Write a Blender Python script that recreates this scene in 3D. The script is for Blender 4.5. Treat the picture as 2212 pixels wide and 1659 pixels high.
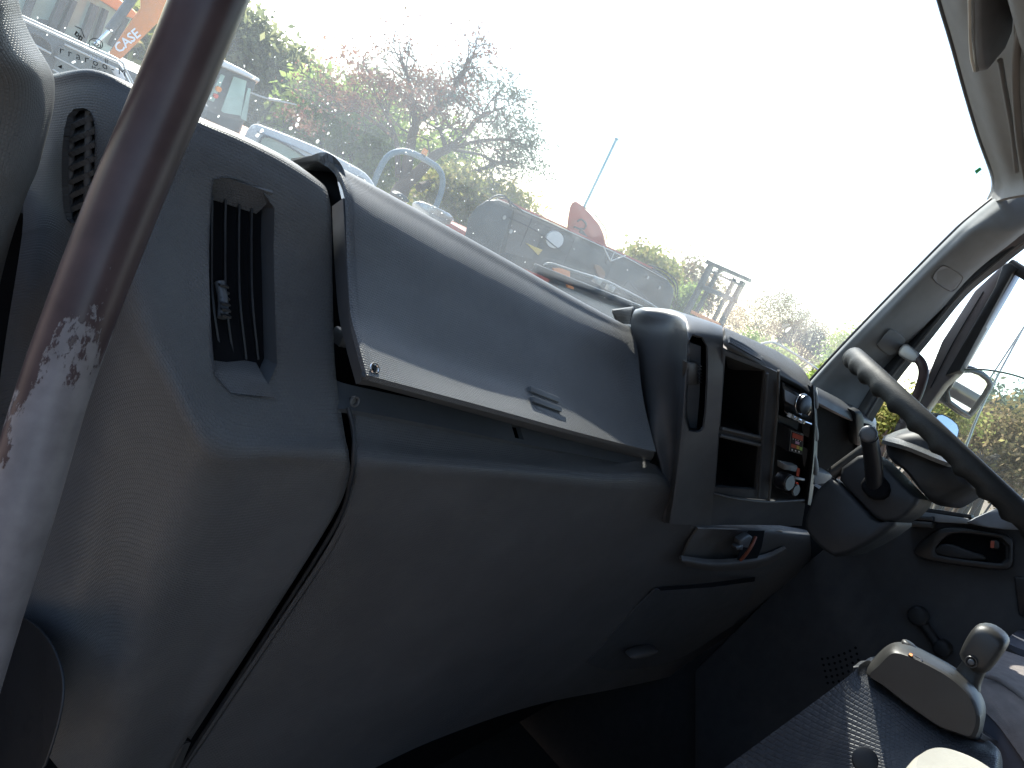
import bpy, bmesh, math, random
import numpy as np
from mathutils import Vector, Matrix

random.seed(11); RNG = np.random.default_rng(11)
SC = bpy.context.scene
for _o in list(bpy.data.objects): bpy.data.objects.remove(_o)
COL = SC.collection
RAD = math.radians

# ------------------------------------------------------------------ camera
# eye at the origin (about 2.35 m over the ground), X = truck's right, Y = truck's front, Z = up
FPX, CX, CY = 1680.0, 1106.0, 829.5
def _basis(roll, pitch, head):
    F = np.array([math.cos(pitch)*math.cos(head), math.cos(pitch)*math.sin(head), math.sin(pitch)])
    R0 = np.array([math.sin(head), -math.cos(head), 0.0]); U0 = np.cross(R0, F)
    return R0*math.cos(roll)+U0*math.sin(roll), -R0*math.sin(roll)+U0*math.cos(roll), F
CR, CU, CF = _basis(RAD(27.0), RAD(-11.0), RAD(38.5))
cam = bpy.data.cameras.new('camera'); camo = bpy.data.objects.new('camera', cam); COL.objects.link(camo)
camo.matrix_world = Matrix(((CR[0], CU[0], -CF[0], 0), (CR[1], CU[1], -CF[1], 0), (CR[2], CU[2], -CF[2], 0), (0, 0, 0, 1)))
cam.sensor_width = 36.0; cam.lens = 36.0*FPX/2212.0
cam.clip_start = 0.02; cam.clip_end = 2000
SC.camera = camo
GROUND = -2.35

# ------------------------------------------------------------------ sky, sun, exposure
SUN_EL, SUN_AZ = RAD(41.0), RAD(24.0)             # sun high in front, a little to the driver's side (azimuth clockwise from +Y)
SDIR = -Vector((math.cos(SUN_EL)*math.sin(SUN_AZ), math.cos(SUN_EL)*math.cos(SUN_AZ), math.sin(SUN_EL)))
w = bpy.data.worlds.new('World'); SC.world = w; w.use_nodes = True
nt = w.node_tree; nt.nodes.clear()
sk = nt.nodes.new('ShaderNodeTexSky'); sk.sky_type = 'NISHITA'; sk.sun_disc = False
sk.sun_elevation = SUN_EL; sk.sun_rotation = SUN_AZ; sk.dust_density = 0.7; sk.air_density = 1.0
bg = nt.nodes.new('ShaderNodeBackground'); bg.inputs['Strength'].default_value = 0.15
out = nt.nodes.new('ShaderNodeOutputWorld')
nt.links.new(sk.outputs[0], bg.inputs[0]); nt.links.new(bg.outputs[0], out.inputs[0])
sl = bpy.data.lights.new('sun', 'SUN'); sl.energy = 3.4; sl.angle = RAD(0.53); sl.color = (1.0, 0.96, 0.89)
so = bpy.data.objects.new('sun', sl); COL.objects.link(so); so.rotation_euler = SDIR.to_track_quat('-Z', 'Y').to_euler()
vs = SC.view_settings; vs.view_transform = 'Standard'; vs.look = 'None'; vs.gamma = 1.0; vs.use_curve_mapping = False
vs.exposure = 1.85
SC.cycles.max_bounces = 8; SC.cycles.diffuse_bounces = 4; SC.cycles.transparent_max_bounces = 24
SC.cycles.caustics_reflective = False; SC.cycles.caustics_refractive = False
SC.cycles.use_denoising = True

# ------------------------------------------------------------------ helpers
def ray(px, py): return CR*(px-CX)/FPX - CU*(py-CY)/FPX + CF
def W(px, py, Y=None, X=None, Z=None, D=None):
    d = ray(px, py)
    t = Y/d[1] if Y is not None else X/d[0] if X is not None else Z/d[2] if Z is not None else D
    return d*t
def WP(px, py, p0, n):                                    # on the plane through p0 with normal n
    d = ray(px, py); n = np.asarray(n, float); return d*(np.dot(p0, n)/np.dot(d, n))
def away(px, py, ln, dz=0.0):                              # horizontal direction straight away from the eye
    d = ray(px, py)*np.array([1, 1, 0]); return d/np.linalg.norm(d)*ln+np.array([0, 0, dz])
def PXM(P): return float(np.dot(P, CF))/FPX          # metres per pixel at P

ROOT = {}
def root(name, label, cat, loc, group=None):
    o = bpy.data.objects.new(name, None); COL.objects.link(o); o.location = Vector(loc); o.empty_display_size = .05
    o['label'] = label; o['category'] = cat
    if group: o['group'] = group
    ROOT[o.name] = np.array(loc, float); return o
def tag(o, label=None, cat=None, group=None, kind=None):
    for k, v in (('label', label), ('category', cat), ('group', group), ('kind', kind)):
        if v: o[k] = v
    return o
def origin(parent): return ROOT.get(parent.name, np.zeros(3)) if parent else np.zeros(3)

def finish(o, angle=35):
    dg = bpy.context.evaluated_depsgraph_get()
    if o.modifiers:
        me = bpy.data.meshes.new_from_object(o.evaluated_get(dg)); old = o.data
        o.modifiers.clear(); o.data = me
        if old.users == 0: bpy.data.meshes.remove(old)
    me = o.data
    me.polygons.foreach_set('use_smooth', [True]*len(me.polygons))
    if angle < 180: me.set_sharp_from_angle(angle=RAD(angle))
    return o

def obj(name, verts, faces, mat, parent=None, uv=None, bevel=0, seg=2, solid=0, angle=35, fix=True, cuts=None, smooth=True):
    off = origin(parent)
    me = bpy.data.meshes.new(name)
    V = np.asarray(verts, float)-off
    me.from_pydata(V.tolist(), [], [list(f) for f in faces]); me.update()
    if uv is not None:
        l = me.uv_layers.new(name='UVMap'); li = np.zeros(len(me.loops), int); me.loops.foreach_get('vertex_index', li)
        l.data.foreach_set('uv', np.asarray(uv, float)[li].ravel())
    if fix:
        bm = bmesh.new(); bm.from_mesh(me); bmesh.ops.recalc_face_normals(bm, faces=bm.faces); bm.to_mesh(me); bm.free()
    o = bpy.data.objects.new(name, me); COL.objects.link(o)
    if mat: me.materials.append(mat)
    if solid:
        m = o.modifiers.new('s', 'SOLIDIFY'); m.thickness = solid; m.offset = -1
    cutters = []
    for c in cuts or ():
        cm = bpy.data.meshes.new('c'); cm.from_pydata((np.asarray(c[0])-off).tolist(), [], [list(f) for f in c[1]]); cm.update()
        bm = bmesh.new(); bm.from_mesh(cm); bmesh.ops.recalc_face_normals(bm, faces=bm.faces); bm.to_mesh(cm); bm.free()
        co = bpy.data.objects.new('c', cm); COL.objects.link(co); cutters.append(co)
        m = o.modifiers.new('b', 'BOOLEAN'); m.operation = 'DIFFERENCE'; m.object = co; m.solver = 'EXACT'
    if bevel:
        m = o.modifiers.new('v', 'BEVEL'); m.width = bevel; m.segments = seg; m.limit_method = 'ANGLE'; m.angle_limit = RAD(40)
    if o.modifiers or smooth:
        if smooth: finish(o, angle)
    for co in cutters: bpy.data.objects.remove(co)
    if parent: o.parent = parent
    else: ROOT[o.name] = np.zeros(3)
    ROOT.setdefault(o.name, off)
    return o

def cr(P, n, closed=False):
    """Catmull-Rom through the points along axis 0, n steps per span."""
    P = np.asarray(P, float); m = len(P)
    if m == 2 and not closed: 
        t = np.linspace(0, 1, n+1).reshape((-1,)+(1,)*(P.ndim-1)); return P[0]*(1-t)+P[1]*t
    if closed: Q = np.concatenate([P[-1:], P, P[:2]])
    else: Q = np.concatenate([2*P[:1]-P[1:2], P, 2*P[-1:]-P[-2:-1]])
    res = []
    for i in range(m if closed else m-1):
        a, b, c, d = Q[i], Q[i+1], Q[i+2], Q[i+3]
        for k in range(n):
            t = k/n
            res.append(.5*((2*b)+(-a+c)*t+(2*a-5*b+4*c-d)*t*t+(-a+3*b-3*c+d)*t**3))
    if not closed: res.append(P[-1])
    return np.array(res)

def chaikin(p, n=2):
    p = np.asarray(p, float)
    for _ in range(n):
        q = np.roll(p, -1, 0); p = np.stack([.75*p+.25*q, .25*p+.75*q], 1).reshape(-1, p.shape[1])
    return p

SURF = {}
def pxof(V):
    V = np.asarray(V, float); z = V@CF; return np.stack([CX+FPX*(V@CR)/z, CY-FPX*(V@CU)/z], -1)
def on(o, px, py, lift=0.0):
    """The point of a built surface seen at (px, py), moved towards the eye by lift."""
    V, Q = SURF[o.name]; d = np.hypot(Q[:, 0]-px, Q[:, 1]-py); i = np.argsort(d)[:5]; wt = 1/(d[i]+.5)**2
    D = ((V[i]@CF)*wt).sum()/wt.sum(); r = ray(px, py); return r*(D-lift)
def inside(q, poly):
    r = False; n = len(poly)
    for i in range(n):
        (x0, y0), (x1, y1) = poly[i], poly[(i+1) % n]
        if (y0 > q[1]) != (y1 > q[1]) and q[0] < (x1-x0)*(q[1]-y0)/(y1-y0)+x0: r = not r
    return r
def grid(name, cols, mat, parent=None, nu=8, nv=8, thick=.004, cuts=None, angle=50):
    C = cr(np.array(cols, float), nu); C = np.swapaxes(cr(np.swapaxes(C, 0, 1), nv), 0, 1)
    a, b = C.shape[:2]
    V = C.reshape(-1, 3)
    du = np.concatenate([np.zeros((1, b)), np.cumsum(np.linalg.norm(np.diff(C, axis=0), axis=2), 0)]).mean(1)
    dv = np.concatenate([np.zeros((a, 1)), np.cumsum(np.linalg.norm(np.diff(C, axis=1), axis=2), 1)], 1).mean(0)
    uv = np.stack(np.meshgrid(du, dv, indexing='ij'), 2).reshape(-1, 2)
    faces = [(i*b+j, (i+1)*b+j, (i+1)*b+j+1, i*b+j+1) for i in range(a-1) for j in range(b-1)]
    n = np.cross(C[a//2+1 if a > 2 else 1, b//2]-C[a//2-1 if a > 2 else 0, b//2], C[a//2, min(b//2+1, b-1)]-C[a//2, b//2-1])
    if np.dot(n, -C[a//2, b//2]) < 0: faces = [f[::-1] for f in faces]
    o = obj(name, V, faces, mat, parent, uv=uv, fix=False, smooth=False)
    for poly in cuts or ():
        off = Vector(origin(parent)); bm = bmesh.new(); bm.from_mesh(o.data); poly = [tuple(p) for p in poly]
        P_ = np.array(poly); lo, hi = P_.min(0)-25, P_.max(0)+25
        for i in range(len(poly)):
            p, q = ray(*poly[i]), ray(*poly[(i+1) % len(poly)]); nn = np.cross(p, q)
            if np.linalg.norm(nn) < 1e-9: continue
            fs = []
            for f in bm.faces:
                c = pxof(np.array(f.calc_center_median()+off))
                if lo[0] < c[0] < hi[0] and lo[1] < c[1] < hi[1]: fs.append(f)
            ge = list({e for f in fs for e in f.edges}); gv = list({v for f in fs for v in f.verts})
            bmesh.ops.bisect_plane(bm, geom=fs+ge+gv, plane_co=-off, plane_no=Vector(nn).normalized(), dist=1e-6)
        dele = []
        for f in bm.faces:
            c = pxof(np.array(f.calc_center_median()+off))
            if inside(c, poly): dele.append(f)
        bmesh.ops.delete(bm, geom=dele, context='FACES'); bm.to_mesh(o.data); bm.free()
    if thick:
        m = o.modifiers.new('s', 'SOLIDIFY'); m.thickness = thick; m.offset = -1
    finish(o, angle); SURF[o.name] = (V, pxof(V)); return o

def prism_mesh(F, vec):
    F = np.asarray(F, float); n = len(F); B = F+np.asarray(vec, float)
    return np.concatenate([F, B]), [tuple(range(n)), tuple(range(2*n-1, n-1, -1))]+[(i, i+n, (i+1) % n+n, (i+1) % n) for i in range(n)]
def pts(px, k=0, **kw):
    p = np.asarray(px, float)
    if k: p = chaikin(p, k)
    return np.array([W(a, b, **kw) for a, b in p])
def prism(name, F, vec, mat, parent=None, bevel=0, **k):
    v, f = prism_mesh(F, vec); return obj(name, v, f, mat, parent, bevel=bevel, **k)

def puff(name, F, vec, mat, parent=None, rings=((.72, -.10), (.9, -.03), (1, .15), (1, .85), (.9, 1.0)), angle=60, **k):
    """A rounded solid: the outline F drawn through rings (scale, distance along vec)."""
    F = np.asarray(F, float); n = len(F); c = F.mean(0); vec = np.asarray(vec, float)
    V = []; faces = []
    for s, t in rings: V.append(c+(F-c)*s+vec*t)
    V = np.concatenate(V); R = len(rings)
    for r in range(R-1):
        for i in range(n): faces.append((r*n+i, r*n+(i+1) % n, (r+1)*n+(i+1) % n, (r+1)*n+i))
    faces.append(tuple(range(n))[::-1]); faces.append(tuple(range((R-1)*n, R*n)))
    return obj(name, V, faces, mat, parent, angle=angle, **k)

def tube_mesh(path, rad, seg=12, cap=True, closed=False):
    P = np.asarray(path, float); n = len(P); rad = np.broadcast_to(np.asarray(rad, float), (n,))
    T = np.gradient(P, axis=0) if not closed else np.roll(P, -1, 0)-np.roll(P, 1, 0)
    T /= np.linalg.norm(T, axis=1)[:, None]+1e-12
    ref = np.array([0, 0, 1.0]) if abs(T[0][2]) < .9 else np.array([1.0, 0, 0])
    N = np.cross(T[0], ref); N /= np.linalg.norm(N); V = []
    for i in range(n):
        N = N-T[i]*np.dot(N, T[i]); N /= np.linalg.norm(N); B = np.cross(T[i], N)
        for k in range(seg):
            a = 2*math.pi*k/seg; V.append(P[i]+rad[i]*(math.cos(a)*N+math.sin(a)*B))
    f = []
    for i in range(n if closed else n-1):
        j = (i+1) % n
        for k in range(seg): f.append((i*seg+k, i*seg+(k+1) % seg, j*seg+(k+1) % seg, j*seg+k))
    if cap and not closed: f += [tuple(range(seg))[::-1], tuple(range((n-1)*seg, n*seg))]
    return np.array(V), f
def tube(name, path, rad, mat, parent=None, seg=12, smooth_n=0, closed=False, **k):
    P = np.asarray(path, float)
    if smooth_n:
        if not np.isscalar(rad): rad = cr(np.asarray(rad, float)[:, None], smooth_n, closed)[:, 0]
        P = cr(P, smooth_n, closed)
    v, f = tube_mesh(P, rad, seg, closed=closed); return obj(name, v, f, mat, parent, angle=50, **k)

class MB:
    def __init__(s): s.v = []; s.f = []; s.n = 0
    def add(s, v, f):
        v = np.asarray(v, float); s.v.append(v); s.f += [tuple(i+s.n for i in q) for q in f]; s.n += len(v); return s
    def box(s, lo, hi):
        x0, y0, z0 = lo; x1, y1, z1 = hi
        return s.add([(x0, y0, z0), (x1, y0, z0), (x1, y1, z0), (x0, y1, z0), (x0, y0, z1), (x1, y0, z1), (x1, y1, z1), (x0, y1, z1)],
                     [(0, 3, 2, 1), (4, 5, 6, 7), (0, 1, 5, 4), (1, 2, 6, 5), (2, 3, 7, 6), (3, 0, 4, 7)])
    def prism(s, F, vec): return s.add(*prism_mesh(F, vec))
    def tube(s, p, r, seg=6): return s.add(*tube_mesh(p, r, seg))
    def build(s, name, mat, parent=None, **k): return obj(name, np.concatenate(s.v), s.f, mat, parent, **k)
def box(name, lo, hi, mat, parent=None, bevel=0, **k): return MB().box(lo, hi).build(name, mat, parent, bevel=bevel, **k)
def disc(c, axis, r, n=24):
    axis = np.asarray(axis, float); axis /= np.linalg.norm(axis)
    a = np.cross(axis, [0, 0, 1.0] if abs(axis[2]) < .9 else [1.0, 0, 0]); a /= np.linalg.norm(a); b = np.cross(axis, a)
    return np.array([np.asarray(c)+r*(math.cos(2*math.pi*k/n)*a+math.sin(2*math.pi*k/n)*b) for k in range(n)])
def bar(p, q, wv, hv):
    """Box-section bar from p to q; wv and hv are half-width vectors."""
    p, q, wv, hv = (np.asarray(t, float) for t in (p, q, wv, hv))
    return prism_mesh([p-wv-hv, p+wv-hv, p+wv+hv, p-wv+hv], q-p)

def lettering(name, s, o3, xd, yd, size, mat, parent, depth=.001, align='LEFT', spacing=1.0, bold=0):
    cu = bpy.data.curves.new('t', 'FONT'); cu.body = s; cu.size = 1; cu.align_x = align; cu.align_y = 'CENTER'; cu.space_character = spacing
    cu.resolution_u = 2; cu.offset = bold; cu.extrude = 0
    t = bpy.data.objects.new('t', cu); COL.objects.link(t)
    dg = bpy.context.evaluated_depsgraph_get(); me = bpy.data.meshes.new_from_object(t.evaluated_get(dg))
    v = np.array([q.co[:] for q in me.vertices]); f = [tuple(p.vertices) for p in me.polygons]
    bpy.data.objects.remove(t); bpy.data.meshes.remove(me)
    xd = np.asarray(xd, float)/np.linalg.norm(xd); yd = np.asarray(yd, float)-xd*np.dot(xd, yd); yd /= np.linalg.norm(yd)
    P = np.asarray(o3)+size*(v[:, :1]*xd+v[:, 1:2]*yd)
    return obj(name, P, f, mat, parent, fix=False, angle=180)

# ------------------------------------------------------------------ materials
def newmat(name):
    m = bpy.data.materials.new(name); m.use_nodes = True; t = m.node_tree
    return m, t, t.nodes['Principled BSDF'], t.nodes, t.links
def noise(n, l, vec, scale, detail=4, rough=.55):
    q = n.new('ShaderNodeTexNoise'); q.inputs['Scale'].default_value = scale; q.inputs['Detail'].default_value = detail; q.inputs['Roughness'].default_value = rough
    l.new(vec, q.inputs['Vector']); return q.outputs[0]
def ramp(n, l, fac, stops):
    r = n.new('ShaderNodeValToRGB'); e = r.color_ramp.elements
    while len(e) < len(stops): e.new(.5)
    for k, (p, c) in zip(e, stops): k.position = p; k.color = (*c, 1) if len(c) == 3 else c
    l.new(fac, r.inputs[0]); return r.outputs[0]
def mixc(n, l, fac, a, b, mode='MIX'):
    q = n.new('ShaderNodeMix'); q.data_type = 'RGBA'; q.blend_type = mode
    for s, v in ((q.inputs[0], fac), (q.inputs[6], a), (q.inputs[7], b)):
        if isinstance(v, (int, float)): s.default_value = v
        elif isinstance(v, tuple): s.default_value = (*v, 1)
        else: l.new(v, s)
    return q.outputs[2]
def math_(n, l, op, a, b=0.0):
    q = n.new('ShaderNodeMath'); q.operation = op
    for s, v in ((q.inputs[0], a), (q.inputs[1], b)):
        if isinstance(v, (int, float)): s.default_value = v
        else: l.new(v, s)
    return q.outputs[0]
def plain(name, col, rough=.5, metal=0, var=.12, scale=30, bump=0, bscale=400, spec=.5, dirt=None, dirt_amt=.5):
    m, t, b, n, l = newmat(name); tc = n.new('ShaderNodeTexCoord').outputs['Object']
    f = noise(n, l, tc, scale)
    c = ramp(n, l, f, [(.3, tuple(x*(1-var) for x in col)), (.7, tuple(min(1, x*(1+var)) for x in col))])
    if dirt:
        g = ramp(n, l, noise(n, l, tc, scale*.35, 6, .65), [(.48, (0, 0, 0)), (.72, (dirt_amt,)*3)])
        c = mixc(n, l, g, c, dirt)
    l.new(c, b.inputs['Base Color']); b.inputs['Metallic'].default_value = metal; b.inputs['Specular IOR Level'].default_value = spec
    r = n.new('ShaderNodeMapRange'); l.new(noise(n, l, tc, scale*1.7), r.inputs[0]); r.inputs[3].default_value = rough*.85; r.inputs[4].default_value = min(1, rough*1.15)
    l.new(r.outputs[0], b.inputs['Roughness'])
    if bump:
        k = n.new('ShaderNodeBump'); k.inputs['Strength'].default_value = bump; k.inputs['Distance'].default_value = .001
        l.new(noise(n, l, tc, bscale, 2), k.inputs['Height']); l.new(k.outputs[0], b.inputs['Normal'])
    return m
def embossed(name, col, rough=.40, cell=(.0038, .0019), depth=.0006, dust=.35):
    """Moulded plastic with a fine brick-bond emboss (UV in metres)."""
    m, t, b, n, l = newmat(name); u = n.new('ShaderNodeTexCoord'); uv = u.outputs['UV']; ob = u.outputs['Object']
    f = noise(n, l, ob, 9, 5, .6)
    c = ramp(n, l, f, [(.3, tuple(x*.88 for x in col)), (.7, tuple(x*1.12 for x in col))])
    g = ramp(n, l, noise(n, l, ob, 22, 8, .7), [(.5, (0, 0, 0)), (.8, (dust,)*3)])
    c = mixc(n, l, g, c, (.17, .165, .155)); l.new(c, b.inputs['Base Color'])
    br = n.new('ShaderNodeTexBrick'); l.new(uv, br.inputs['Vector']); br.offset = .5
    br.inputs['Color1'].default_value = (1, 1, 1, 1); br.inputs['Color2'].default_value = (.8, .8, .8, 1); br.inputs['Mortar'].default_value = (0, 0, 0, 1)
    br.inputs['Scale'].default_value = 1.0; br.inputs['Brick Width'].default_value = cell[0]; br.inputs['Row Height'].default_value = cell[1]
    br.inputs['Mortar Size'].default_value = cell[1]*.22; br.inputs['Mortar Smooth'].default_value = .6
    k = n.new('ShaderNodeBump'); k.inputs['Strength'].default_value = 1.0; k.inputs['Distance'].default_value = depth
    l.new(br.outputs[0], k.inputs['Height']); l.new(k.outputs[0], b.inputs['Normal'])
    r = n.new('ShaderNodeMapRange'); l.new(noise(n, l, ob, 14, 6), r.inputs[0]); r.inputs[3].default_value = rough*.85; r.inputs[4].default_value = rough*1.2; b.inputs['Specular IOR Level'].default_value = .26
    l.new(r.outputs[0], b.inputs['Roughness']); return m
def foliage(name, cols, transl=.6):
    m, t, b, n, l = newmat(name)
    at = n.new('ShaderNodeAttribute'); at.attribute_name = 'tone'
    c = ramp(n, l, at.outputs['Fac'], [(i/(len(cols)-1), k) for i, k in enumerate(cols)])
    d = n.new('ShaderNodeBsdfDiffuse'); tr = n.new('ShaderNodeBsdfTranslucent'); mx = n.new('ShaderNodeMixShader'); mx.inputs[0].default_value = transl
    l.new(c, d.inputs[0]); l.new(c, tr.inputs[0]); l.new(d.outputs[0], mx.inputs[1]); l.new(tr.outputs[0], mx.inputs[2])
    l.new(mx.outputs[0], n['Material Output'].inputs[0]); return m
def glass(name, tint=(1, 1, 1), dust=.06, refl=.04, dustcol=(.8, .78, .72)):
    m, t, b, n, l = newmat(name); n.remove(b); tc = n.new('ShaderNodeTexCoord').outputs['Object']
    tp = n.new('ShaderNodeBsdfTransparent'); tp.inputs[0].default_value = (*tint, 1)
    gl = n.new('ShaderNodeBsdfGlossy'); gl.inputs['Roughness'].default_value = .02
    fr = n.new('ShaderNodeFresnel'); fr.inputs[0].default_value = 1.45
    a = n.new('ShaderNodeMixShader'); l.new(math_(n, l, 'MULTIPLY', fr.outputs[0], refl/.04*.4), a.inputs[0]); l.new(tp.outputs[0], a.inputs[1]); l.new(gl.outputs[0], a.inputs[2])
    df = n.new('ShaderNodeBsdfDiffuse'); df.inputs[0].default_value = (*dustcol, 1); tl = n.new('ShaderNodeBsdfTranslucent'); tl.inputs[0].default_value = (*dustcol, 1)
    dd = n.new('ShaderNodeMixShader'); dd.inputs[0].default_value = .6; l.new(df.outputs[0], dd.inputs[1]); l.new(tl.outputs[0], dd.inputs[2])
    r = n.new('ShaderNodeMapRange'); l.new(noise(n, l, tc, 6, 8, .7), r.inputs[0]); r.inputs[1].default_value = .3; r.inputs[2].default_value = .75
    r.inputs[3].default_value = dust*.6; r.inputs[4].default_value = dust*1.5
    c = n.new('ShaderNodeMixShader'); l.new(r.outputs[0], c.inputs[0]); l.new(a.outputs[0], c.inputs[1]); l.new(dd.outputs[0], c.inputs[2])
    l.new(c.outputs[0], n['Material Output'].inputs[0]); return m

M = {}
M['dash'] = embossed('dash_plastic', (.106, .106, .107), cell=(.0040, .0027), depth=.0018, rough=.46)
M['pillar_left'] = embossed('passenger_pillar_plastic', (.115, .113, .110), cell=(.0036, .0025), depth=.0010, rough=.45)
M['lid'] = embossed('lid_plastic', (.118, .122, .125), cell=(.0038, .0026), depth=.0018, rough=.46)
M['trimdark'] = plain('smooth_dark_plastic', (.062, .066, .071), .42, bump=.15, bscale=900, dirt=(.10, .10, .095), dirt_amt=.3)
M['doortrim'] = plain('door_trim', (.040, .041, .044), .55, bump=.2, bscale=700, spec=.35, dirt=(.08, .075, .07), dirt_amt=.35)
M['lower'] = plain('warm_grey_plastic', (.072, .070, .067), .5, bump=.15, bscale=900, dirt=(.13, .12, .11), dirt_amt=.3)
M['black'] = plain('black_plastic', (.012, .013, .015), .4, bump=.1)
M['void'] = plain('void_black', (.006, .0065, .008), .95, spec=.08)  # matt black of dark parts; also stands in for shade in cavities
M['column'] = plain('column_plastic', (.015, .017, .020), .55, bump=.15, bscale=900, spec=.35, dirt=(.06, .06, .055), dirt_amt=.3)
M['gloss'] = plain('gloss_black', (.01, .01, .012), .12)
M['display'] = plain('sky_tinted_display', (.24, .29, .34), .15)  # blue-grey base colour paints the sky's reflection onto the screen
M['knob'] = plain('knob_black', (.010, .010, .012), .3, spec=.3)
M['rubber'] = plain('rubber_seal', (.016, .018, .021), .6, bump=.2)
M['pillar'] = plain('grey_pillar_trim', (.235, .246, .250), .8, var=.06, bump=.12, bscale=700, spec=.2, dirt=(.16, .15, .14), dirt_amt=.3)
M['liner'] = plain('headliner_cloth', (.180, .178, .174), .9, var=.07, scale=12, bump=.5, bscale=1400, dirt=(.18, .16, .14), dirt_amt=.4)
M['visor'] = plain('visor_vinyl', (.19, .20, .215), .6, bump=.2, bscale=900)
M['paint'] = plain('cab_frame_paint', (.15, .13, .13), .35, var=.08, dirt=(.22, .19, .17), dirt_amt=.4)
M['rim'] = plain('wheel_rim_vinyl', (.014, .015, .015), .6, bump=.35, bscale=500, spec=.3, dirt=(.07, .07, .065), dirt_amt=.3)
M['pad'] = plain('wheel_pad_vinyl', (.09, .095, .095), .34, bump=.9, bscale=420)
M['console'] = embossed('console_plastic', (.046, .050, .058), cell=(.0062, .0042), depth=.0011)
M['selector'] = plain('selector_plastic', (.020, .0196, .018), .48, bump=.1, bscale=900, dirt=(.05, .048, .042), dirt_amt=.3)
M['chrome'] = plain('bright_metal', (.6, .6, .6), .2, metal=1)
M['steel'] = plain('dull_steel', (.42, .43, .42), .45, metal=.7, dirt=(.25, .22, .19))
M['white'] = plain('white_paint', (.66, .66, .645), .5, var=.04, dirt=(.55, .5, .42), dirt_amt=.4)
M['red'] = plain('red_paint', (.45, .07, .035), .5, dirt=(.3, .16, .1), dirt_amt=.5)
M['orange'] = plain('orange_paint', (.72, .23, .045), .45, var=.06, dirt=(.5, .28, .14), dirt_amt=.4)
M['yellow'] = plain('yellow_paint', (.62, .45, .10), .5)
M['amber'] = plain('amber_lens', (.85, .25, .02), .25)
M['redlens'] = plain('red_lens', (.7, .05, .02), .25)
M['blue'] = plain('blue_pole_paint', (.08, .30, .42), .5)
M['boom'] = plain('dark_boom_paint', (.040, .048, .046), .55, var=.25, scale=2.2, dirt=(.17, .13, .10), dirt_amt=.7)
M['mach'] = plain('machine_grey', (.045, .055, .058), .5, scale=4, dirt=(.14, .12, .1), dirt_amt=.4)
M['hoop'] = plain('roll_bar_grey', (.15, .21, .24), .45)
M['tyre'] = plain('tyre_rubber', (.03, .03, .03), .8, dirt=(.16, .11, .08), dirt_amt=.6)
M['cabglass'] = plain('green_window_glass', (.33, .45, .38), .08, var=.25, scale=3)
M['vanglass'] = plain('dusty_van_glass', (.10, .125, .12), .15, var=.5, scale=5, dirt=(.22, .22, .2), dirt_amt=.6)
M['darkcar'] = plain('dark_car_paint', (.05, .055, .052), .25, scale=3, dirt=(.12, .1, .08))
M['silver'] = plain('pale_trim', (.55, .54, .49), .4)
M['bark'] = plain('bark', (.12, .085, .065), .9, scale=4, bump=.8, bscale=30)
M['greybark'] = plain('grey_bark', (.075, .062, .052), .9, scale=4, bump=.8, bscale=30)
M['seat'] = plain('seat_cloth', (.20, .175, .165), .95, bump=.8, bscale=900, var=.15, scale=60)
M['seatside'] = plain('seat_side_vinyl', (.065, .068, .085), .6, bump=.2, bscale=600)
M['cream'] = plain('cream_vinyl', (.34, .32, .265), .6, var=.05, bump=.3, bscale=500, dirt=(.25, .22, .18), dirt_amt=.35)
M['floormat'] = plain('floor_rubber', (.015, .017, .020), .85, bump=.4, bscale=200, dirt=(.02, .02, .02), dirt_amt=.3)
M['mirror'] = plain('mirror_silver', (.92, .93, .94), .015, metal=1, var=.01)
M['ink'] = plain('black_print', (.012, .012, .012), .6)
M['green'] = plain('green_print', (.02, .62, .14), .5)
M['whiteprint'] = plain('white_print', (.82, .82, .82), .5, var=.03)
M['fence'] = plain('fence_dark', (.05, .04, .035), .6)
M['screen'] = glass('windscreen_glass', (.95, .965, .95), .052, dustcol=(.72, .78, .82))
M['window'] = glass('door_glass', (.86, .91, .89), .035)


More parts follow.
